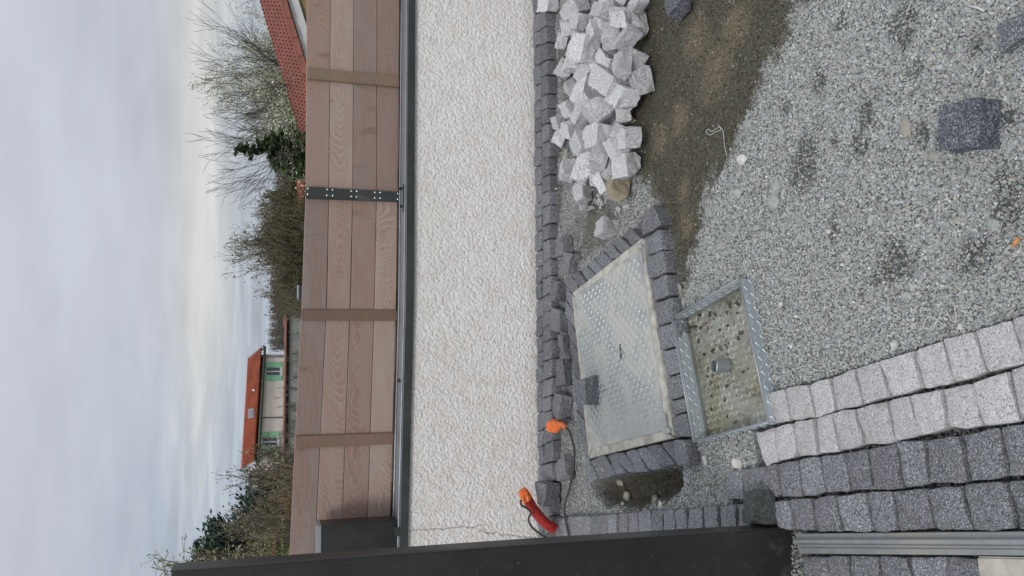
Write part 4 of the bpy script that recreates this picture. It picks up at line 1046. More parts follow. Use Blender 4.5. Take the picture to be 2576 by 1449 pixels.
loose('dark_cobble', hz(1421, 1181, .02), (.115, .13, .05), (.05, .1, .5), M['gd'], M['gd_e'], 1121, 'dark cobble lying in gravel under the grey cable', 'cobble')
loose('dark_cobble', hz(1374, 1243, .075), (.12, .09, .10), (.35, .1, .1), M['gd'], M['gd_e'], 1122, 'dark cobble propped against the wall above the red hose', 'cobble', cuts=4)
loose('dark_cobble', hz(1907, 1281, .05), (.095, .082, .065), (-.2, .2, .35), M['gk'], M['gk'], 1123, 'rough black cobble lying across the paving rows beside the post', 'cobble', cuts=4)
loose('dark_cobble', Vector((hz(2409, 315, .062).x, hz(2409, 315, .062).y, .022)), (.104, .102, .080), (0, 0, -.03), M['gb'], M['gb'], 1124, 'blue speckled square cobble alone on the open gravel', 'cobble', cuts=0, jit=.05)
loose('dark_cobble', hz(2566, 84, .0), (.06, .07, .045), (0, .1, .2), M['gd'], M['gd_e'], 1125, 'blue grey stone half out of frame in the gravel corner', 'cobble')
loose('dark_cobble', hz(1708, 4, .03), (.09, .09, .07), (0, .1, .3), M['gb'], M['gd_e'], 1126, 'blue grey cobble at the photo top edge on the damp sand', 'cobble')
# pebbles
def pebble(name, p, dims, rot, m, seed, label, cat):
    bm = bmesh.new(); bmesh.ops.create_icosphere(bm, subdivisions=2, radius=.55); rs = random.Random(seed)
    sd = Vector((rs.uniform(-9, 9), rs.uniform(-9, 9), rs.uniform(-9, 9)))
    for v in bm.verts:
        n_ = mnoise.noise(v.co * 1.9 + sd) * .55 + mnoise.noise(v.co * 5 + sd) * .14
        q_ = v.co * (1 + n_); q_ = Vector([max(-.52, min(.5, c_)) for c_ in q_]); v.co = Vector((q_.x * dims[0], q_.y * dims[1], q_.z * dims[2]))
    o = from_bm(name, bm, m, None, p); o.rotation_euler = rot; tag(o, label, cat); return o
pb = [(ZP(135, 985), 48, 90, 'pebble', 'flat grey stone beside the sand edge, widest there'), (ZP(240, 505), 30, 42, 'pebble', 'small grey stone near the sand edge close to the photo top'), (ZP(620, 1155), 34, 66, 'pebble', 'slim upright grey stone in the gravel right of the dark patches'),
      (ZP(455, 1165), 30, 32, 'pebble', 'grey pebble beside the small damp patch'), (ZP(1078, 1160), 44, 34, 'pebble_b', 'brownish pebble in the near gravel beside the flat one'), (ZP(1280, 1185), 74, 58, 'pebble', 'flat grey stone in the near gravel by the bottom of the upright view'),
      (ZP(810, 670), 52, 112, 'pebble_b', 'long beige stone next to the lone blue cobble'), (ZP(1330, 155), 28, 26, 'pebble_w', 'white pebble beside the half hidden blue stone'), (ZP(405, 1220), 20, 24, 'pebble_w', 'tiny white pebble between the damp patches'),
      (ZP(125, 1058), 34, 66, 'pebble', 'greenish grey splinter beside the widest flat stone'), (ZP(590, 972), 26, 66, 'pebble', 'thin grey splinter in the middle of the gravel'), (ZP(485, 1335), 26, 30, 'pebble', 'grey pebble below the small damp patch'),
      (ZP(1290, 620), 40, 32, 'pebble', 'grey green pebble on the near side of the blue cobble'), (ZP(955, 825), 60, 44, 'pebble_b', 'rusty crumbled stone beside the blue cobble dust'), (ZP(160, 690), 34, 50, 'pebble', 'pair-like grey stone above the long damp patch'),
      (ZN(635, 422), 38, 34, 'pebble_w', 'pinkish white pebble near the pale cobble row'), (ZN(930, 340), 32, 34, 'pebble_w', 'white pebble touching the pale cobble row'), (ZN(700, 205), 48, 44, 'pebble', 'grey wedge stone beside the curled string'),
      (ZN(365, 480), 44, 30, 'pebble', 'round grey stone between tray and pale cobble row'), (ZN(130, 240), 28, 22, 'pebble_w', 'small white pebble beside the tray end of the gravel'), (ZN(550, 478), 60, 30, 'pebble', 'dark flat stone against the pale cobble row'),
      (ZN(540, 470), 34, 22, 'pebble', 'small grey stone above the dark flat one'), (ZN(148, 125), 20, 30, 'pebble_b', 'ochre pebble in the gravel above the tray'),
      ((1853, 1165), 58, 62, 'pebble_w', 'whitish rock in gravel between cover border and pale row'), (Z6(802, 495), 34, 110, 'pebble_b', 'long beige stone beside the near border cobbles'), ((1354.5, 893), 30, 62, 'pebble_w', 'whitish rock lying on the edging at the wall foot'),
      ((1536, 1178 + 0), 26, 26, 'pebble_b', 'beige pebble on the cover border joint'), (Z3(498, 803), 44, 50, 'pebble_b', 'tan angular stone at the bottom of the dug hole'), (Z3(738, 840), 60, 60, 'pebble_b', 'muddy round stone in the dug hole'),
      (Z3(450, 680), 60, 40, 'pebble_b', 'muddy stone at the rim of the dug hole under the border'), (Z3(1262, 495), 26, 50, 'pebble_w', 'pale slim stone beside the border corner'), (Z3(885, 865), 30, 36, 'pebble_w', 'pale pebble at the low rim of the dug hole'),
      (Z3(525, 868), 22, 30, 'pebble_w', 'white pebble at the edge of the dug hole'), (Z5(250, 1000), 50, 60, 'pebble_b', 'beige rock on the wall side of the heap foot'), (Z5(1420, 800), 66, 44, 'pebble', 'pale grey flake at the sand edge by the string'),
      (Z5(1370, 1245), 60, 50, 'pebble', 'greenish flat stone at the sand edge, lower'), (Z5(1398, 1025), 58, 62, 'pebble_w', 'whitish square stone at the sand edge, middle'), (Z5(1600, 1290), 60, 80, 'pebble', 'flat grey stone in gravel opposite the heap foot')]
for i, (c, a_, b_, mk, lab) in enumerate(pb):
    p = hz(*c, .004); dp = depth(p)
    zz = ground_fields(np.array([p.x]), np.array([p.y]))[0][0]
    if 'edging' in lab or 'joint' in lab: zz = .04
    k_ = .43
    sx_, sy_ = b_ * k_ * dp / FOC, a_ * k_ * dp / FOC * 1.15; sz_ = max(.008, min(sx_, sy_) * .55)
    p.z = zz + sz_ * .35
    pebble('stone', p, (sx_ * 1.15, sy_ * 1.15, sz_), (hs.uniform(-.2, .2), hs.uniform(-.2, .2), hs.uniform(-.3, .3)), M[mk], 1200 + i, lab, 'stone')

# ------------------------------------------------------------------ gravel
def gravel():
    bands = [(.95, 2.15, 58000), (2.15, 2.75, 44000), (2.75, 4.15, 26000)]
    PX, PY_ = [], []
    for (y0, y1, dn) in bands:
        a0 = hz(CX, -70, 0); xm = .46
        n = int(dn * (y1 - y0) * (2 * xm * (y0 + y1) / 2 + .55)); yy = rng.uniform(y0, y1, n)
        half = xm * yy + .22; xx = rng.uniform(-1, 1, n) * half; PX.append(xx); PY_.append(yy)
    x = np.concatenate(PX); y = np.concatenate(PY_)
    keep = (poly_dist(x, y, g_tray) > .002) & (poly_dist(x, y, g_cover) > -.012)
    z, sand, pit, dark, oc, ctr = ground_fields(x, y)
    nearp = in_poly(x, y, g_near) | in_poly(x, y, g_row_e)
    keep &= ~(nearp & (rng.random(len(x)) < .35)); z = np.where(nearp, np.minimum(z, -.022), z); dark = np.where(nearp, .8, dark)
    keep &= ~in_poly(x, y, g_edge) & (y < WALL_Y + .12)
    keep &= ~((sand > .5) & (rng.random(len(x)) < .30)) & ~((pit > .4) & (rng.random(len(x)) < .45)) & ~((dark > .5) & (rng.random(len(x)) < .45))
    x, y, z, sand, pit, dark, oc, ctr = [v[keep] for v in (x, y, z, sand, pit, dark, oc, ctr)]
    n = len(x)
    var = np.clip(rng.normal(1, .19, n), .5, 1.6)[:, None]; hue = rng.normal(0, .012, (n, 3))
    # on the damp sand most chips are dirty, a few clean
    clean = rng.random(n); s2 = sand * (clean < .93 + .06 * sstep(.7, 1.0, sand)); d2 = dark * (clean < .55); p2 = pit * (clean < .985)
    c = ground_tint(s2, p2, d2, oc, np.array([.415, .430, .418]))
    wh = rng.random(n) < .012; c[wh] = c[wh] * 1.5; br = rng.random(n) < .02; c[br] *= np.array([1.15, 1.0, .78])
    var = np.where((sand > .5)[:, None], 1 + (var - 1) * 1.9, var)
    c = np.clip(c * np.clip(var, .3, 1.9) + hue, .02, .85)
    fine = (sand > .5) | (pit > .5)
    lo = .0040; hi = .0092
    V, Fc, tcx = chips(n, x, y, z + rng.uniform(-.0015, .003, n), lo, hi, c, 8)
    # finer grain on sand
    V = V.reshape(n, 8, 3); cen = V.mean(1, keepdims=True); k = np.where(fine, .72, np.where(ctr > .5, .85, 1.0))[:, None, None]; V = cen + (V - cen) * k
    o = np_mesh('gravel', V.reshape(-1, 3), Fc, M['gravel'], tcx); tag(o, 'loose grey crushed gravel covering the yard', 'gravel', kind='stuff')
    print('gravel chips', n)
gravel()
n = 420; r2_ = np.random.default_rng(21); A_ = [hz(*Z5(lerp(330, 660, r2_.random()) + r2_.normal(0, 60), lerp(-20, 1350, r2_.random())), 0) for _ in range(n)]
A_ = [p for p in A_ if p.y < WALL_Y - .22]; n = len(A_)
Vc, Fcc, tcx = chips(n, np.array([p.x for p in A_]), np.array([p.y for p in A_]), np.full(n, -.004), .008, .034, np.array([(.42, .42, .42)]) * r2_.uniform(.7, 1.3, (n, 1)), 22)
o = np_mesh('granite_chips', Vc, Fcc, M['gravel'], tcx); tag(o, 'broken granite chips lying round the foot of the heap', 'chips', kind='stuff')

# ------------------------------------------------------------------ strings, cables, hose
def ground_curve(pts, f, z=.012):
    return [hz(*f(*p), z) for p in pts]
o = tube('string', spline(ground_curve([(1240, 800), (1262, 832), (1225, 850), (1195, 868), (1168, 855), (1178, 832), (1205, 845), (1252, 818), (1276, 850), (1284, 930), (1300, 1002)], Z5), 6), .0010, M['white'], n=6)
tag(o, 'white string with a small loop on the damp sand edge', 'string')
o = tube('string', spline(ground_curve([(905, 235), (916, 300), (900, 318), (862, 260), (832, 312), (792, 352), (770, 332), (800, 298), (860, 330)], ZN), 6), .0010, M['white'], n=6)
tag(o, 'white curled string on the gravel above the pale cobble row', 'string')
o = tube('string', spline(ground_curve([(745, 262), (765, 420), (800, 480), (862, 516)], ZT), 6), .0008, M['white'], n=6)
tag(o, 'thin pale thread on the gravel beside the tray', 'string')
for k_, (pts, lab) in enumerate((([(1150, 30), (1200, 40), (1235, 58)], 'pale straw splinter in the gravel near the photo top corner'), ([(1232, 405), (1246, 372), (1262, 388)], 'white feather like scrap in the gravel above the blue cobble'))):
    o = tube('scrap', ground_curve(pts, ZP), .003, M['white'], n=5); tag(o, lab, 'scrap')
c0 = hz(*ZP(1388, 1298), .012); c1 = hz(*ZP(1416, 1254), .012)
o = tube('cork_butt', [c0, c1], .0048, M['cork'], n=12); tag(o, 'orange brown cigarette filter lying on the near gravel', 'butt')
# grey cable with orange taped end
zc = [.075, .07, .05, .025, .02, .02, .025, .035, .04, .04]
pc_ = [(1000, 668), (1020, 690), (1038, 745), (1047, 800), (1043, 880), (1022, 985), (1000, 1060), (995, 1110), (1003, 1170), (1018, 1240)]
o1 = empty('taped_cable', hz(1400, 1072, 0)); tag(o1, 'grey cable with its end wrapped in orange tape, lying over the gravel', 'cable')
tube('cable', [p - o1.location for p in spline([hz(*Z4(*p), z_) for p, z_ in zip(pc_, zc)], 6)], .0058, M['cable'], o1, 8)
def crumple(name, pts, rad, m, parent, seed, n=14, amp=.25):
    V, Fc = tube_arr(pts, rad, n); rs = random.Random(seed); sd = Vector((rs.random() * 9, 3, 1)); c = sum((Vector(p) for p in pts), Vector()) / len(pts)
    r0 = max(rad)
    V = [v + (mnoise.noise_vector(v * 60 + sd)) * r0 * amp for v in V]
    return mesh_py(name, [v for v in V], Fc, m, parent)
b0, b1, b2 = hz(*Z4(925, 662), .055), hz(*Z4(950, 662), .055), hz(*Z4(975, 655), .06)
b3 = hz(*Z4(1008, 672), .07)
crumple('tape_ball', [p - o1.location for p in (b0.lerp(b1, -.15), b0, b1.lerp(b0, .4), b1, b2, b2.lerp(b3, .5), b3)], [.006, .030, .038, .034, .016, .012, .009], M['tape'], o1, 3)
# hose
hp = [(1396, 1331, .045), (1384, 1324, .065), (1367, 1311, .10), (1349, 1290, .14), (1335, 1270, .165), (1325, 1253, .185)]
o2 = empty('corrugated_hose', hz(1400, 1335, 0)); tag(o2, 'red corrugated conduit rising at the wall foot, mouth closed with orange tape', 'hose')
hb = hz(1396, 1330, .045).y
hpts = [at(x, y, hb - .01 + .02 * i_ / 5) - o2.location for i_, (x, y, _) in enumerate(hp)]
sp_ = spline(hpts, 40); rad = [.0240 + .0050 * math.sin(i_ * 6.2832 / 8) for i_ in range(len(sp_))]
tube('hose_tube', sp_, rad, M['hose'], o2, 16)
e0, e1 = sp_[-6], sp_[-1]; dv = (e1 - e0).normalized()
crumple('tape_cap', [e1 - dv * .012, e1, e1 + dv * .028, e1 + dv * .050, e1 + dv * .056], [.029, .030, .028, .024, .007], M['tape'], o2, 5, 16, .22)
ee = e1 + dv * .05
cb = [Z4(765, 1050), Z4(770, 1078), Z4(800, 1095), Z4(818, 1118), Z4(806, 1150), Z4(820, 1188), Z4(858, 1222), Z4(900, 1248)]
tube('cable', spline([at(*p, hb - .045) - o2.location for p in cb], 6), .0058, M['cable'], o2, 8)

# ------------------------------------------------------------------ background
# --- neighbour's tiled roof on the right
nr = empty('tiled_roof_house', at(760, 60, 18.5)); nr.location.z = -1.5
tag(nr, 'neighbouring house with a red brown nubbed tile roof and white verge board', 'house')
N0, F0, F1 = at(716, -30, 18.0), at(646.5, -30, 19.4), at(771, 378, 19.4)
along = F1 - F0; N1 = N0 + along; NA, NB = 44, 8
la = along / NA; lb_ = (F0 - N0) / NB; nrm = lb_.cross(la).normalized()
if nrm.z < 0: nrm = -nrm
def tile_mesh():
    bm = bmesh.new(); k = .97
    a_, b_ = la * k, lb_ * .985
    base = [Vector((0, 0, 0)), a_ * 1.15, a_ * 1.15 + b_, b_]
    lo_ = [p + nrm * (.004 if i in (0, 3) else .030) for i, p in enumerate(base)]; hi_ = [p + nrm * .018 for p in lo_]
    vl = [bm.verts.new(p) for p in lo_]; vh = [bm.verts.new(p) for p in hi_]
    bm.faces.new(vl); bm.faces.new(vh[::-1])
    for i in range(4): bm.faces.new((vl[i], vh[i], vh[(i + 1) % 4], vl[(i + 1) % 4]))
    # nub
    c = a_ * .62 + b_ * .5 + nrm * .036; u_, v_ = la.normalized() * .022, lb_.normalized() * .03
    q_ = [c - u_ - v_, c + u_ - v_, c + u_ + v_, c - u_ + v_]; tpt = bm.verts.new(c + nrm * .055 + u_ * .6); qs = [bm.verts.new(p) for p in q_]
    for i in range(4):
        f = bm.faces.new((qs[i], qs[(i + 1) % 4], tpt)); f.material_index = 1
    bmesh.ops.recalc_face_normals(bm, faces=bm.faces)
    me = D.meshes.new('roof_tile'); bm.to_mesh(me); bm.free(); me.materials.append(M['tile']); me.materials.append(simple('tile_nub', (.13, .04, .03), .8)); return me
tm_ = tile_mesh(); cnt = 0
def proj(p):
    d = p - EYE; zc_ = d.dot(F_); return CX - FOC * d.dot(Uv) / zc_, CY - FOC * d.dot(Rv) / zc_
for j in range(NB):
    for i in range(NA):
        p = N0 + lb_ * j + la * i; x_, y_ = proj(p + la)
        if y_ < -16 or x_ > 790: continue
        o = D.objects.new('roof_tile', tm_); COL.objects.link(o); o.parent = nr; o.location = p - nr.location; cnt += 1
print('tiles', cnt)
NL = nr.location
def quadbox(name, a_, b_, c_, d_, th, m, parent):
    n_ = (b_ - a_).cross(d_ - a_).normalized() * th
    return hexa(name, [p - parent.location for p in (a_, b_, c_, d_)], [p + n_ - parent.location for p in (a_, b_, c_, d_)], m, parent)
quadbox('roof_deck', N0 - nrm * .04, N1 - nrm * .04, F1 - nrm * .04, F0 - nrm * .04, .03, M['darkwood'], nr)
# stepped verge tiles along the near edge
sv = [(-40, 721.5 - 12, 41.7), (41.7, 732, 91), (91, 747.5, 136.7), (136.7, 760.5, 182), (182, 773, 228)]
for i in range(5):
    ya, yb = sv[i][0], sv[i][2]
    xa = np.interp(ya, [-40, 0, 161, 260], [706, 716, 766, 797]) ; xb = np.interp(yb, [-40, 0, 161, 260], [706, 716, 766, 797])
    a_, b_ = at(xa - 10, ya, 17.98), at(xb - 10, yb + 4, 17.95)
    quadbox('verge_tile', a_, b_, at(xb + 5, yb + 4, 17.9), at(xa + 5, ya, 17.95), .04, M['tile'], nr)
quadbox('fascia_board', at(712, -40, 18.06), at(792, 230, 18.06), at(822, 230, 18.06), at(737, -40, 18.06), .05, M['fascia'], nr)
quadbox('house_wall', at(735, -60, 18.3), at(822, 230, 18.3), at(900, 230, 18.3), at(900, -60, 18.3), .2, M['ochre'], nr)

# --- cream house with green shutters
ho = empty('cream_house', at(700, 1030, 58)); ho.location.z = -2.2; tag(ho, 'cream house with orange tile roof and mint green shutters', 'house')
YR, YL = 62.0, 55.0
def hp_(x, y, back=0.0):
    """point on the facade plane through the two eave ends"""
    x, y = ZH(x, y); d = ray(x, y)
    k_ = (hA - EYE).dot(hn) / d.dot(hn); return EYE + d * k_ - hn * back
hA, hB = at(*ZH(250, 150), YR), at(*ZH(190, 1222), YL)
hd = hA - hB; hd.z = 0; hd.normalize(); hn = Vector((hd.y, -hd.x, 0))           # towards the camera
HL = ho.location
def hq(name, x0, x1, y0, y1, th, off, m, parent=ho, slant=True):
    """box on the facade between zoom coords; x is vertical"""
    dz_ = lambda y_: (y_ - y0) * -.0
    P = [hp_(x0, y0), hp_(x0, y1), hp_(x1, y1), hp_(x1, y0)]
    loc = HL if parent == ho else parent_world[parent.name]
    a_ = [p + hn * off for p in P]; b_ = [p + hn * (off - th) for p in P]
    return hexa(name, [p - loc for p in a_], [p - loc for p in b_], m, parent)
parent_world = {}
dp_ = 4.6
wA, wB = hp_(258, 160), hp_(200, 1215)
wA2, wB2 = Vector((wA.x, wA.y, -2.2)), Vector((wB.x, wB.y, -2.2))
hexa('wall', [p - HL for p in (wA, wB, wB2, wA2)], [p - hn * dp_ - HL for p in (wA, wB, wB2, wA2)], M['cream'], ho)
ridA, ridB = at(*ZH(125, 200), YR + 2.2), at(*ZH(62, 1275), YL + 2.2)
eA, eB = hp_(252, 122) + hn * .4, hp_(187, 1228) + hn * .4
rb_ = lambda e, rg: rg + (rg - e) * Vector((1, 1, 0)) + Vector((0, 0, -(rg.z - e.z)))
def mulv(a_): return Vector((a_.x, a_.y, 0))
ebA, ebB = ridA + mulv(ridA - eA) + Vector((0, 0, eA.z - ridA.z)), ridB + mulv(ridB - eB) + Vector((0, 0, eB.z - ridB.z))
# roof courses: corrugated rows of tiles as real relief, joined (too small to pick apart)
rows, cols = 10, 46; V = []; Fc = []
for (e0_, e1_, r0_, r1_) in ((eA, eB, ridA, ridB),):
    for j in range(rows):
        for s_ in (0, 1):
            t_ = (j + s_) / rows
            for i in range(cols * 2 + 1):
                u = i / (cols * 2); p = e0_.lerp(e1_, u).lerp(r0_.lerp(r1_, u), t_); p.z += (.15 if s_ == 0 else .0) + .11 * (i % 2); V.append(p - HL)
    W_ = cols * 2 + 1
    for j in range(rows * 2 - 1):
        for i in range(W_ - 1): Fc.append((j * W_ + i, j * W_ + i + 1, (j + 1) * W_ + i + 1, (j + 1) * W_ + i))
rf = mesh_py('roof', V, Fc, M['tile_far'], ho)
mesh_py('roof_slope', [p - HL for p in (ridA, ridB, ebB, ebA)], [(0, 1, 2, 3)], M['tile_far'], ho)
mesh_py('gable', [p - HL for p in (wA, wA - hn * dp_, ridA - Vector((0, 0, .2)))], [(0, 1, 2)], M['cream'], ho)
mesh_py('gable', [p - HL for p in (wB, wB - hn * dp_, ridB - Vector((0, 0, .2)))], [(0, 1, 2)], M['cream'], ho)
tube('ridge_cap', [ridA - HL + Vector((0, 0, .08)), ridB - HL + Vector((0, 0, .08))], .14, M['tile_far'], ho, 6)
tube('gutter', [eA - HL - Vector((0, 0, .10)), eB - HL - Vector((0, 0, .10))], .10, M['gutter'], ho, 8)
for a_, b_ in ((eA, ridA), (eB, ridB), (ebB, ridB)):
    tube('verge_trim', [a_ - HL, b_ - HL + Vector((0, 0, .05))], .16, M['zinc'], ho, 6)
tube('downpipe', [hp_(262, 187) + hn * .1 - HL, hp_(440, 190) + hn * .1 - HL], .07, M['zinc'], ho, 6)
tube('downpipe', [hp_(235, 776) + hn * .06 - HL, hp_(440, 776) + hn * .06 - HL], .035, M['gutter'], ho, 6)
for (xs, s1, wv, s2, gm) in (((262, 430), (245, 290), (293, 371), (373, 418), 'glassd'), ((228, 400), (918, 966), (972, 1050), (1052, 1108), 'glassb')):
    for (a0_, a1_) in (s1, s2): hq('shutter', xs[0] + 3, xs[1], a0_, a1_, .08, .10, M['shutter'])
    hq('window_surround', xs[0] + 8, xs[1] + 4, wv[0] - 2, wv[1] + 2, .10, .02, M['fascia'])
    wdw = hq('window', xs[0] + 12, xs[1] - 20, wv[0], wv[1], .04, .05, M['fascia'])
    m0 = (wv[0] + wv[1]) / 2
    parent_world['window'] = HL
    for (a0_, a1_) in ((wv[0] + 5, m0 - 7), (m0 + 7, wv[1] - 5)):
        P = [hp_(xs[0] + 14, a0_), hp_(xs[0] + 14, a1_), hp_(xs[1] - 24, a1_), hp_(xs[1] - 24, a0_)]
        hexa('pane', [p + hn * .075 - HL for p in P], [p + hn * .052 - HL for p in P], M[gm], wdw)
    hq('window_sill', xs[1] - 6, xs[1] + 4, wv[0] - 6, wv[1] + 6, .25, .16, M['fascia'])
def on_roof(x, y, off=.12):
    x, y = ZH(x, y); d = ray(x, y); n_ = (eB - eA).cross(ridA - eA).normalized()
    if n_.z < 0: n_ = -n_
    k_ = (eA - EYE).dot(n_) / d.dot(n_); return EYE + d * k_ + n_ * off - HL, n_
for nm, (x0, x1, y0, y1), m_ in (('skylight', (128, 182, 698, 785), M['zinc']), ('roof_vent', (170, 186, 505, 522), M['fascia'])):
    P = [on_roof(x0, y0 + 0)[0], on_roof(x0, y1)[0], on_roof(x1, y1 - 12 if nm == 'skylight' else y1)[0], on_roof(x1, y0 - 8 if nm == 'skylight' else y0)[0]]; n_ = on_roof(x0, y0)[1]
    s_ = hexa(nm, [p + n_ * .1 for p in P], P, m_, ho)
    if nm == 'skylight':
        c = sum(P, Vector()) / 4; P2 = [c + (p - c) * .8 + n_ * .11 for p in P]; hexa('pane', [p + n_ * .015 for p in P2], P2, M['glassd'], s_)

# --- garden wall in front of it with tile coping
gw = empty('tile_capped_wall', at(740, 980, 40)); gw.location.z = -1.8; tag(gw, 'grey rendered garden wall with red tile coping in front of the cream house', 'wall')
GL = gw.location
ga, gb = at(722, 795, 43), at(715, 1215, 38)
ga2, gb2 = Vector((ga.x, ga.y, -1.8)), Vector((gb.x, gb.y, -1.8)); bk_ = Vector((0, .4, 0))
hexa('wall_face', [p - GL for p in (ga, gb, gb2, ga2)], [p + bk_ - GL for p in (ga, gb, gb2, ga2)], M['gwall'], gw)
dz_ = Vector((0, 0, .07)); f2 = Vector((0, -.25, 0)); b2_ = Vector((0, .6, 0))
hexa('tile_coping', [p - GL for p in (ga + f2, gb + f2, gb + f2 + dz_, ga + f2 + dz_)], [p - GL for p in (ga + b2_, gb + b2_, gb + b2_ + dz_ * 1.5, ga + b2_ + dz_ * 1.5)], M['tile_dull'], gw)
hexa('coping_shade_strip', [p - GL - dz_ * 1.9 for p in (ga - Vector((0, .1, 0)), gb - Vector((0, .1, 0)), gb - Vector((0, .1, 0)) + dz_ * 1.7, ga - Vector((0, .1, 0)) + dz_ * 1.7)],  # dark strip added to stand in for the shade under the coping
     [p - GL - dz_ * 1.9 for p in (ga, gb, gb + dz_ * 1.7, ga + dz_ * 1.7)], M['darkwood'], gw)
sh = empty('garden_shed', at(745, 800, 43.5)); sh.location.z = -1.8; tag(sh, 'dark wooden shed at the right end of the tile capped wall', 'shed')
SL = sh.location; a_, b_ = at(722, 795.5, 43.6), at(722, 812, 43.6)
for nm, P, m_ in (('shed_wall', (a_, b_, Vector((b_.x, b_.y, -1.8)), Vector((a_.x, a_.y, -1.8))), M['darkwood']),):
    hexa(nm, [p - SL for p in P], [p - SL + Vector((0, 2, 0)) for p in P], m_, sh)
ra, rb2 = at(719, 790, 43.2), at(717, 822, 43.2)
hexa('shed_roof', [p - SL for p in (ra, rb2, rb2 + Vector((0, 1.0, 0)), ra + Vector((0, 1.0, 0)))], [p - SL + Vector((0, 0, .1)) for p in (ra, rb2, rb2 + Vector((0, 1.0, 0)), ra + Vector((0, 1.0, 0)))], M['tile_dull'], sh)

# --- low orange roof behind the strap
lr = empty('low_orange_roof_house', at(760, 470, 27)); lr.location.z = -1.6; tag(lr, 'low house with a bright orange roof just above the fence near the strap', 'house')
def lroof(Pn0, Pn1, Pf1, Pf0, n, m, parent, base):
    V = []; Fc = []
    for i in range(n * 2 + 1):
        u = i / (n * 2); up_ = Vector((0, 0, .05 * (i % 2))); V += [Pn0.lerp(Pn1, u) + up_ - base, Pf0.lerp(Pf1, u) + up_ - base]
    for i in range(n * 2): Fc.append((2 * i, 2 * i + 2, 2 * i + 3, 2 * i + 1))
    return mesh_py('roof', V, Fc, m, parent)
rf_ = lroof(at(*ZB(662, 275), 27), at(*ZB(655, 800), 27), at(*ZB(608, 800), 30), at(*ZB(597, 160), 30), 40, M['tile_far'], lr, lr.location)
tube('verge_tiles', [at(*ZB(664, 280), 26.95) - lr.location, at(*ZB(597, 158), 29.95) - lr.location], .07, M['tile_far'], lr, 6)
P = [at(*ZB(612, 168), 29.5), at(*ZB(680, 168), 29.5), at(*ZB(680, 300), 27.3), at(*ZB(664, 280), 27.3)]
mesh_py('gable_wall', [p - lr.location for p in P] + [Vector((P[2].x, P[2].y, -1.6)) - lr.location, Vector((P[1].x, P[1].y, -1.6)) - lr.location], [(0, 1, 2, 3), (1, 5, 4, 2)], M['cream'], lr)
P = [at(*ZB(660, 280), 27.2), at(*ZB(654, 800), 27.2)]; lo2 = [Vector((p.x, p.y, -1.6)) for p in P]
hexa('front_wall', [p - lr.location for p in (P[0] - Vector((0, 0, .1)), P[1] - Vector((0, 0, .1)), lo2[1], lo2[0])], [p - lr.location + Vector((0, .2, 0)) for p in (P[0] - Vector((0, 0, .1)), P[1] - Vector((0, 0, .1)), lo2[1], lo2[0])], M['cream'], lr)
# --- small red roof bottom left
sr = empty('garden_shelter', at(700, 1375, 16)); sr.location.z = -1.2; tag(sr, 'low garden shelter with a red tile roof beside the tall post', 'shelter')
P0, P1, P2, P3 = at(*ZL(1590, 1260), 15), at(*ZL(1672, 830), 15), at(*ZL(1640, 830), 17), at(*ZL(1520, 1260), 17)
lroof(P0, P1, P2, P3, 16, M['tile'], sr, sr.location)
P = [at(*ZL(1640, 840), 15.3), at(*ZL(1610, 1260), 15.3)]
tube('rail_log', [at(*ZL(1700, 690), 15.1) - sr.location, at(*ZL(1685, 900), 15.1) - sr.location, at(*ZL(1690, 1100), 15.1) - sr.location], .035, M['bark_l'], sr, 6)
hexa('back_wall', [p - sr.location for p in (P[0], P[1], Vector((P[1].x, P[1].y, -1.2)), Vector((P[0].x, P[0].y, -1.2)))], [p - sr.location + Vector((0, .2, 0)) for p in (P[0], P[1], Vector((P[1].x, P[1].y, -1.2)), Vector((P[0].x, P[0].y, -1.2)))], M['darkwood'], sr)

# ------------------------------------------------------------------ vegetation
class Segs:
    def __init__(s): s.a = []; s.b = []; s.ra = []; s.rb = []
    def add(s, a, b, ra, rb): s.a.append(tuple(a)); s.b.append(tuple(b)); s.ra.append(ra); s.rb.append(rb)
    def build(s, name, m, parent, sides=4):
        A = np.array(s.a); B = np.array(s.b); d = B - A; L_ = np.linalg.norm(d, axis=1, keepdims=True) + 1e-9; d = d / L_
        up = np.where(np.abs(d[:, 2:3]) > .9, np.array([[1., 0, 0]]), np.array([[0, 0, 1.]])); u = np.cross(d, up); u /= np.linalg.norm(u, axis=1, keepdims=True); v = np.cross(d, u)
        ra, rb = np.array(s.ra)[:, None], np.array(s.rb)[:, None]; R_ = []
        for P, r in ((A, ra), (B, rb)):
            for k in range(sides):
                t_ = 2 * math.pi * k / sides; R_.append(P + u * r * math.cos(t_) + v * r * math.sin(t_))
        V = np.stack(R_, 1); n = len(A); V = V - np.array(tuple(parent.location)) if parent else V
        f0 = np.array([(k, (k + 1) % sides, sides + (k + 1) % sides, sides + k) for k in range(sides)])
        Fc = (f0[None] + (np.arange(n) * 2 * sides)[:, None, None]).reshape(-1, 4)
        return np_mesh(name, V.reshape(-1, 3), Fc, m, None, parent)
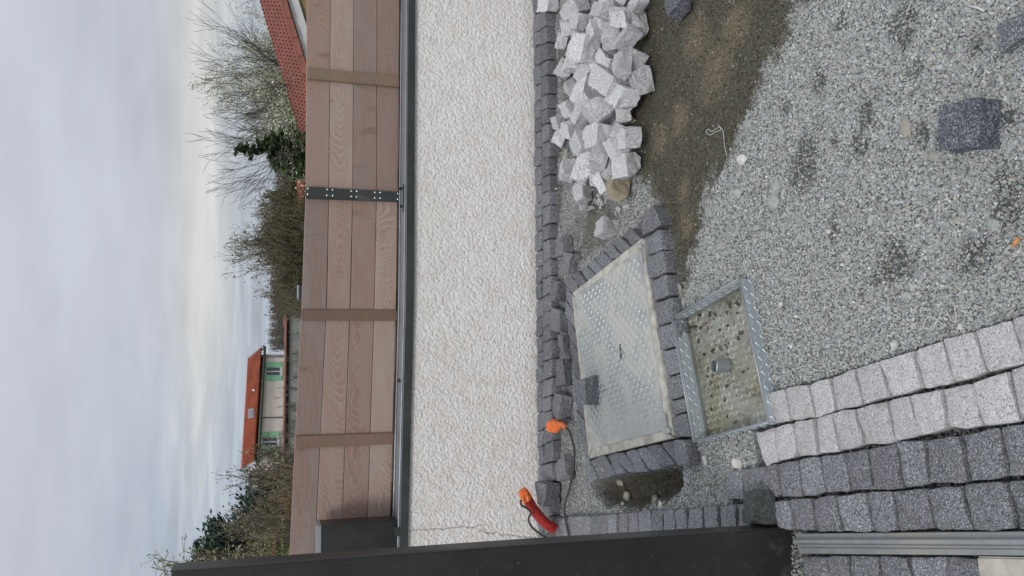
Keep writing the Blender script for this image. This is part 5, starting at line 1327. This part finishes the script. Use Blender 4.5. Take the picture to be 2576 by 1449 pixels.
def leaves_mesh(name, P, size, m, parent, seed, dirs=None, aspect=.5, sharp=1.0):
    r_ = np.random.default_rng(seed); n = len(P); P = np.array(P)
    a_ = r_.normal(0, 1, (n, 3)) if dirs is None else dirs + r_.normal(0, .35, (n, 3)); a_ /= np.linalg.norm(a_, axis=1, keepdims=True) + 1e-9
    b_ = np.cross(a_, r_.normal(0, 1, (n, 3))); b_ /= np.linalg.norm(b_, axis=1, keepdims=True) + 1e-9
    s = size * r_.uniform(.6, 1.4, (n, 1))
    V = np.stack([P - b_ * s * aspect * .5, P + a_ * s * .5, P + b_ * s * aspect * .5, P - a_ * s * .5], 1)
    V = V - np.array(tuple(parent.location))
    clump = fbm(P[:, 0] * 2.2 / max(size * 12, .3), P[:, 2] * 2.2 / max(size * 12, .3), seed % 97, 2)
    col_ = np.stack([np.clip(r_.random(n) * .7 + (clump - .35) * .9, 0, 1), r_.random(n), r_.random(n)], 1)
    return np_mesh(name, V.reshape(-1, 3), np.arange(n * 4).reshape(-1, 4), m, np.repeat(col_, 4, 0), parent)
def grow(sg_t, sg_c, p, d, ln, r, lvl, mx_l, rs, tips, spread=.6, upb=.25, kids=(2, 4), shrink=.72, tr_l=2, wob=.22, rmin=.002):
    n = 4; pts = [p]; dd = d.copy(); rr = r
    for i in range(n):
        dd = (dd + Vector((rs.gauss(0, wob), rs.gauss(0, wob), rs.gauss(0, wob))) * .6 + Vector((0, 0, upb * .25))).normalized()
        q_ = pts[-1] + dd * (ln / n); r2 = max(rmin, rr * (.90 if lvl < mx_l else .75)); (sg_t if lvl < tr_l else sg_c).add(pts[-1], q_, rr, r2); pts.append(q_); rr = r2
    if lvl >= mx_l:
        tips.append((q_, dd)); tips.append((pts[2], dd)); return
    k = rs.randint(*kids)
    for i in range(k + 1):
        at_ = pts[-1] if i < 2 else pts[rs.randint(1, n)]
        ax = Vector((rs.gauss(0, 1), rs.gauss(0, 1), rs.gauss(0, .8))); ax = (ax - ax.dot(dd) * dd)
        if ax.length < .01: continue
        ax.normalize(); nd = (dd + ax * rs.uniform(.4, 1) * spread * (1 if i else .5) + Vector((0, 0, upb))).normalized()
        grow(sg_t, sg_c, at_, nd, ln * shrink * rs.uniform(.75, 1.15), rr * (.78 if i == 0 else .62), lvl + 1, mx_l, rs, tips, spread, upb, kids, shrink, tr_l, wob, rmin)
def tree(name, label, cat, base, height, seed, lv=5, r0=.09, spread=.6, upb=.2, bark='bark', leafm=None, leaf_n=0, leaf_s=.05, stems=1, stem_spread=.4, group=None, rmin=.004, shrink=.74, kids=(2, 3), jitter=.15, aspect=.6):
    rs = random.Random(seed); root = empty(name, base); tag(root, label, cat, group); st, sc_, tips = Segs(), Segs(), []
    tot = sum(shrink ** i for i in range(lv + 1))
    for s_ in range(stems):
        a_ = rs.uniform(0, 6.28); d = Vector((math.cos(a_) * stem_spread * rs.random(), math.sin(a_) * stem_spread * rs.random(), 1)).normalized() if stems > 1 else Vector((0, 0, 1))
        b_ = Vector(base) + Vector((rs.gauss(0, 1), rs.gauss(0, 1), 0)) * (.03 * height if stems > 1 else 0)
        grow(st, sc_, b_, d, height / tot * 1.12 * rs.uniform(.85, 1.05), r0, 0, lv, rs, tips, spread, upb, kids, shrink, 2, .2, rmin)
    fz_ = height / max(1e-3, float(np.percentile([p[2] for p in sc_.b], 99.6)) - base[2])
    bx = np.array(tuple(base))
    for S_ in (st, sc_):
        S_.a = [tuple(bx + (np.array(p) - bx) * fz_) for p in S_.a]; S_.b = [tuple(bx + (np.array(p) - bx) * fz_) for p in S_.b]
    tips = [(Vector(tuple(bx + (np.array(tuple(p)) - bx) * fz_)), d) for p, d in tips]
    st.build('trunk', M[bark], root, 5)
    if sc_.a: sc_.build('crown' if not leafm else 'twigs', M[bark], root, 3)
    if leafm:
        r_ = np.random.default_rng(seed); T = np.array([tuple(t_[0]) for t_ in tips]); k = r_.integers(0, len(T), leaf_n)
        leaves_mesh('crown', T[k] + r_.normal(0, jitter, (leaf_n, 3)), leaf_s, M[leafm], root, seed, aspect=aspect)
    return root
def base_at(x, y, Yd, zb): p = at(x, y, Yd); return Vector((p.x, p.y, zb))
def top_z(x, y, Yd): return at(x, y, Yd).z
# blossom tree, right
def T(name, label, cat, ybase, xtop, Yd, seed, zb=-1.8, **k):
    b_ = base_at(700, ybase, Yd, zb); h_ = top_z(xtop, ybase, Yd) - zb; return tree(name, label, cat, b_, h_, seed, **k)
BT = 'blossoming trees behind the tiled roof'
T('blossom_tree', 'white blossoming tree behind the tiled roof, cut by the photo top edge', 'tree', 25, 445, 24, 11, lv=5, r0=.06, spread=.75, upb=.12, bark='bark_l', leafm='blossom', leaf_n=11000, leaf_s=.062, stems=4, stem_spread=1.0, rmin=.005, jitter=.10)
T('blossom_tree', 'lower white blossoming bush between the tall blossom tree and the bare tree', 'tree', 130, 585, 24, 12, lv=4, r0=.05, spread=.8, upb=.1, bark='bark_l', leafm='blossom', leaf_n=11000, leaf_s=.062, stems=6, stem_spread=1.0, rmin=.005, jitter=.14)
T('blossom_tree', 'low blossoming shrub at the foot of the bare tree', 'tree', 235, 640, 21, 13, lv=4, r0=.04, spread=.9, upb=.1, bark='bark_l', leafm='blossom', leaf_n=8000, leaf_s=.055, stems=4, stem_spread=1.1, rmin=.005, jitter=.10)
# bare tree
T('bare_tree', 'leafless spreading tree between the blossom and the dark conifer', 'tree', 245, 497, 21.5, 24, lv=5, r0=.085, spread=.62, upb=.10, stems=4, stem_spread=1.0, rmin=.004, kids=(1, 3), shrink=.80, bark='bark_d')
# conifers
def conifer(label, ybase, xtop, xbot, halfw, Yd, seed, m, zb=-1.8, n_leaf=9000, ls=.14, power=.8, bare_top=0.0, whorls=26, droop=-.1):
    b_ = base_at(xbot, ybase, Yd, zb); zt_ = top_z(xtop, ybase, Yd); root = empty('conifer_tree', b_); tag(root, label, 'tree'); rs = random.Random(seed); st, sg = Segs(), Segs()
    st.add(b_, Vector((b_.x, b_.y, zt_)), .03 * Yd / 10, .006 * Yd / 10); P = []; Dr = []
    hw = halfw * Yd / FOC; H = zt_ - zb
    for w_ in range(whorls):
        f = (w_ + .5) / whorls; zz = zb + H * f; rad = hw * (1 - f) ** power + .06
        nb = 9 if f < 1 - bare_top else 6
        for k in range(nb):
            a_ = rs.uniform(0, 6.28); ln = rad * rs.uniform(.72, 1.12); d = Vector((math.cos(a_), math.sin(a_), droop + rs.uniform(-.1, .15)))
            p0 = Vector((b_.x, b_.y, zz + rs.uniform(-.5, .5) * H / whorls)); p1 = p0 + d * ln + Vector((0, 0, .12 * ln)); sg.add(p0, p1, .018 * Yd / 10, .005 * Yd / 10)
            dens = 1.0 if f < 1 - bare_top else .4
            for q_ in range(int(n_leaf / (whorls * nb) * dens * (.4 + 1.2 * (1 - f)))):
                t_ = rs.random() ** .55; pp_ = p0.lerp(p1, t_); P.append((pp_.x + rs.gauss(0, .10) * ln, pp_.y + rs.gauss(0, .10) * ln, pp_.z + rs.gauss(0, .055) * ln)); Dr.append((d.x, d.y, d.z + .35))
    st.build('trunk', M['bark'], root, 6); sg.build('branches', M['bark'], root, 3)
    leaves_mesh('crown', P, ls, M[m], root, seed, np.array(Dr), .42); return root
conifer('tall dark green conifer with a thin ragged top left of the bare tree', 386, 592, 760, 88, 19, 31, 'conifer', n_leaf=12000, ls=.17, power=.62, bare_top=.42, whorls=24)
conifer('wide dark conifer filling in behind the end of the tiled roof', 360, 668, 760, 70, 28, 34, 'conifer', n_leaf=9000, ls=.17, power=.5, whorls=14)
conifer('small blue green conifer beside the dark conifer', 425, 688, 760, 38, 27, 32, 'conifer_b', n_leaf=4500, ls=.15, power=.5, whorls=12)
conifer('big blue green conifer standing left of the thicket near the post', 1392, 505, 760, 235, 22, 33, 'conifer_b', n_leaf=40000, ls=.16, power=.42, whorls=30, droop=.25)
# shrubs and hedges
def bush(name, label, cat, ybase, xtop, Yd, halfw, seed, m, n=9000, ls=.07, zb=-1.8, bark='bark_l', lv=4, stems=9, group=None, filled=True):
    b_ = base_at(740, ybase, Yd, zb); zt_ = top_z(xtop, ybase, Yd); root = empty(name, b_); tag(root, label, cat, group); rs = random.Random(seed); r_ = np.random.default_rng(seed)
    st, sg, tips = Segs(), Segs(), []; hw = halfw * Yd / FOC; H = zt_ - zb
    for s_ in range(stems):
        u = rs.uniform(-1, 1); b2 = b_ + Vector((u * hw * .7, rs.uniform(-.3, .3) * hw, 0)); d = Vector((u * .35 + rs.gauss(0, .12), rs.gauss(0, .2), 1)).normalized()
        hh = H * (1 - .35 * abs(u) ** 2) * rs.uniform(.7, 1.0); tot = sum(.7 ** i for i in range(lv + 1))
        grow(st, sg, b2, d, hh / tot * 1.15, .012 * Yd / 10 * 2, 0, lv, rs, tips, .55, .22, (2, 3), .7, 1, .2, .0028 * Yd / 10)
    fz_ = H / max(1e-3, float(np.percentile([p[2] for p in sg.b], 95)) - b_.z); bx = np.array(tuple(b_)); kx = np.array([1, 1, fz_])
    for S_ in (st, sg):
        S_.a = [tuple(bx + (np.array(p) - bx) * kx) for p in S_.a]; S_.b = [tuple(bx + (np.array(p) - bx) * kx) for p in S_.b]
    tips = [(Vector(tuple(bx + (np.array(tuple(p)) - bx) * kx)), d) for p, d in tips]
    st.build('stems', M[bark], root, 4); sg.build('twigs', M[bark], root, 3)
    T_ = np.array([tuple(t_[0]) for t_ in tips]); k = r_.integers(0, len(T_), n // 2); P = T_[k] + r_.normal(0, .022 * H, (n // 2, 3))
    if filled:
        n2 = n // 2; u = r_.uniform(-1, 1, n2); v = r_.random(n2) ** .7; top = 1 - .42 * np.abs(u) ** 2.2 + (fbm(u * 4 + seed, u * 0 + 1, seed % 31, 3) - .5) * .45
        P2 = np.stack([b_.x + u * hw, b_.y + r_.uniform(-.5, .5, n2) * hw, zb + v * H * top * 1.0], 1); P = np.vstack([P, P2])
    leaves_mesh('crown', P, ls, M[m], root, seed, aspect=.55); return root
bush('green_shrub', 'mixed green shrubs behind the low orange roof', 'shrub', 495, 688, 31, 75, 41, 'hedge', 9000, .10)
bush('green_shrub', 'shrubby dark undergrowth left of the small conifer', 'shrub', 590, 700, 24, 42, 45, 'hedge', 9000, .09)
T('budding_tree', 'thin budding sapling rising behind the green shrubs', 'tree', 545, 640, 24, 47, lv=4, r0=.04, spread=.5, upb=.25, bark='bark_l', leafm='olive', leaf_n=700, leaf_s=.06, stems=3, stem_spread=.5, rmin=.007)
bush('olive_bush', 'lower part of the big olive brown bush right of the middle', 'shrub', 640, 692, 20, 95, 42, 'olive', 13000, .06, stems=12)
T('budding_tree', 'big budding olive tree standing over the bushes, right of the middle', 'tree', 655, 588, 20.5, 43, lv=6, r0=.09, spread=.66, upb=.13, bark='bark_l', leafm='olive', leaf_n=8500, leaf_s=.05, stems=5, stem_spread=.6, rmin=.004, jitter=.07)
bush('green_shrub', 'grass green low bush left of the olive tree', 'shrub', 735, 735, 22, 40, 44, 'hedge', 3500, .07)
# thicket left of the cream house
bush('thicket', 'brown thicket just left of the cream house', 'shrub', 1240, 648, 24, 62, 51, 'brownbush', 16000, .075, stems=14)
bush('thicket', 'brown thicket in front of the blue green conifer', 'shrub', 1300, 655, 19, 75, 52, 'brownbush', 16000, .065, stems=14)
bush('thicket', 'brown thicket touching the tall post', 'shrub', 1372, 640, 17, 62, 53, 'brownbush', 15000, .06, stems=12)
T('bare_tree', 'thin bare branches rising from the thicket against the sky', 'tree', 1258, 592, 23, 54, lv=4, r0=.035, spread=.4, upb=.22, stems=4, stem_spread=.45, rmin=.005, kids=(1, 3))
T('bare_tree', 'bare branching shrub in front of the left window of the cream house', 'tree', 1150, 672, 26, 55, lv=4, r0=.03, spread=.6, upb=.12, stems=5, stem_spread=1.0, rmin=.005, bark='bark')
T('bare_tree', 'spindly bare shrub in front of the grey garden wall', 'tree', 1010, 700, 33, 57, lv=4, r0=.03, spread=.6, upb=.15, stems=4, stem_spread=1.0, rmin=.007, bark='bark')
bush('rust_bush', 'rust coloured bush low above the fence near the left batten', 'shrub', 1262, 715, 15, 50, 56, 'rustbush', 5000, .05, zb=-1.2)
bush('green_bush', 'bright yellow green bush next to the post above the fence', 'shrub', 1380, 703, 12, 30, 58, 'greenbush', 2600, .045, zb=-1.2)
# climbers seen on the garden wall
T('bare_tree', 'leafless climber spread over the grey garden wall, right part', 'climber', 905, 722, 37, 59, lv=4, r0=.03, spread=.9, upb=.05, stems=6, stem_spread=1.6, rmin=.008)
# bamboo by the post
bb = empty('bamboo', base_at(500, 1440, 9, 0)); tag(bb, 'thin bamboo stems with narrow pale leaves behind the top of the post', 'bamboo')
rs = random.Random(8); sg = Segs(); P, Dr = [], []
for (yb, xt, yt) in ((1475, 395, 1432), (1460, 392, 1404), (1462, 420, 1418), (1452, 462, 1386), (1448, 468, 1412), (1440, 510, 1382), (1436, 545, 1398), (1430, 590, 1402), (1470, 420, 1445)):
    b_ = at(760, yb, 9); t_ = at(xt, yt, 9); pts = spline([b_, b_.lerp(t_, .5) + Vector((-.03, 0, .05)), t_], 8)
    for i in range(len(pts) - 1): sg.add(pts[i], pts[i + 1], .0065, .004)
    for i in range(6, len(pts)):
        for k in range(5 if i > 9 else 2):
            q_ = pts[i]; d = Vector((rs.uniform(-1, 1), rs.uniform(-.5, .5), rs.uniform(-.5, .9))).normalized(); e = q_ + d * rs.uniform(.04, .13); sg.add(q_, e, .003, .002)
            for w_ in range(2): P.append(tuple(e + d * .02 + Vector((rs.gauss(0, .015), 0, rs.gauss(0, .015))))); Dr.append(tuple(d))
sg.build('stems', M['bark_l'], bb, 3); leaves_mesh('leaf', P, .06, M['bamboo'], bb, 5, np.array(Dr), .22).__setitem__('kind', 'stuff')
# far woods on the slope: twiggy mass
def woods(name, label, y0, y1, xt0, xt1, Yd, seed, n_st, m, kind='stuff', hb=-2.0):
    rs = random.Random(seed); sg = Segs(); P = []
    for i in range(n_st):
        u = rs.random(); y_ = lerp(y0, y1, u); xt = lerp(xt0, xt1, u) + rs.uniform(-4, 22); yd = Yd * rs.uniform(.85, 1.2)
        t_ = at(xt, y_, yd); b_ = Vector((t_.x + rs.gauss(0, .2), t_.y, hb)); sg.add(b_, t_, .05, .015)
        for k in range(16):
            f = rs.uniform(.35, 1); p = b_.lerp(t_, f); d = Vector((rs.gauss(0, 1), rs.gauss(0, .6), rs.uniform(.4, 1.6))).normalized(); ln = rs.uniform(.3, 1.0) * (1.2 - f * .7); e = p + d * ln; sg.add(p, e, .018, .008)
            for q_ in range(3): P.append(tuple(p.lerp(e, rs.random()) + Vector((rs.gauss(0, .12), rs.gauss(0, .12), rs.gauss(0, .12)))))
    V_root = empty(name, at(700, (y0 + y1) / 2, Yd)); tag(V_root, label, 'wood')
    a_ = sg.build('trunks', M['bark'], V_root, 3); a_['kind'] = 'stuff'; b2 = leaves_mesh('twigs', P, .13, M[m], V_root, seed); b2['kind'] = 'stuff'
woods('far_wood', 'far leafless wood on the skyline right of the cream house', 690, 880, 686, 680, 80, 61, 330, 'wood_far')
woods('far_wood', 'dark undergrowth band under the far wood', 560, 790, 716, 712, 62, 63, 200, 'hedge')
woods('far_wood', 'far wood on the skyline behind the low orange roof', 380, 560, 700, 690, 60, 62, 200, 'wood_far')
woods('far_wood', 'far brown wood left of the cream house behind the thicket', 1170, 1300, 648, 662, 60, 64, 200, 'wood_far')
# a dark green bin shape beside the olive bush
bn = empty('garden_bin', at(757, 735, 14)); bn.location.z = -1.0; tag(bn, 'dark bin just showing above the fence below the olive bush', 'bin')
p = at(752, 735, 14); box('bin_body', -.12, .12, -.1, .1, 0, p.z + 1.0, M['cap'], bn, .01)
box('bin_lid', -.13, .13, -.11, .11, p.z + 1.0, p.z + 1.03, M['zinc'], bn, .005)
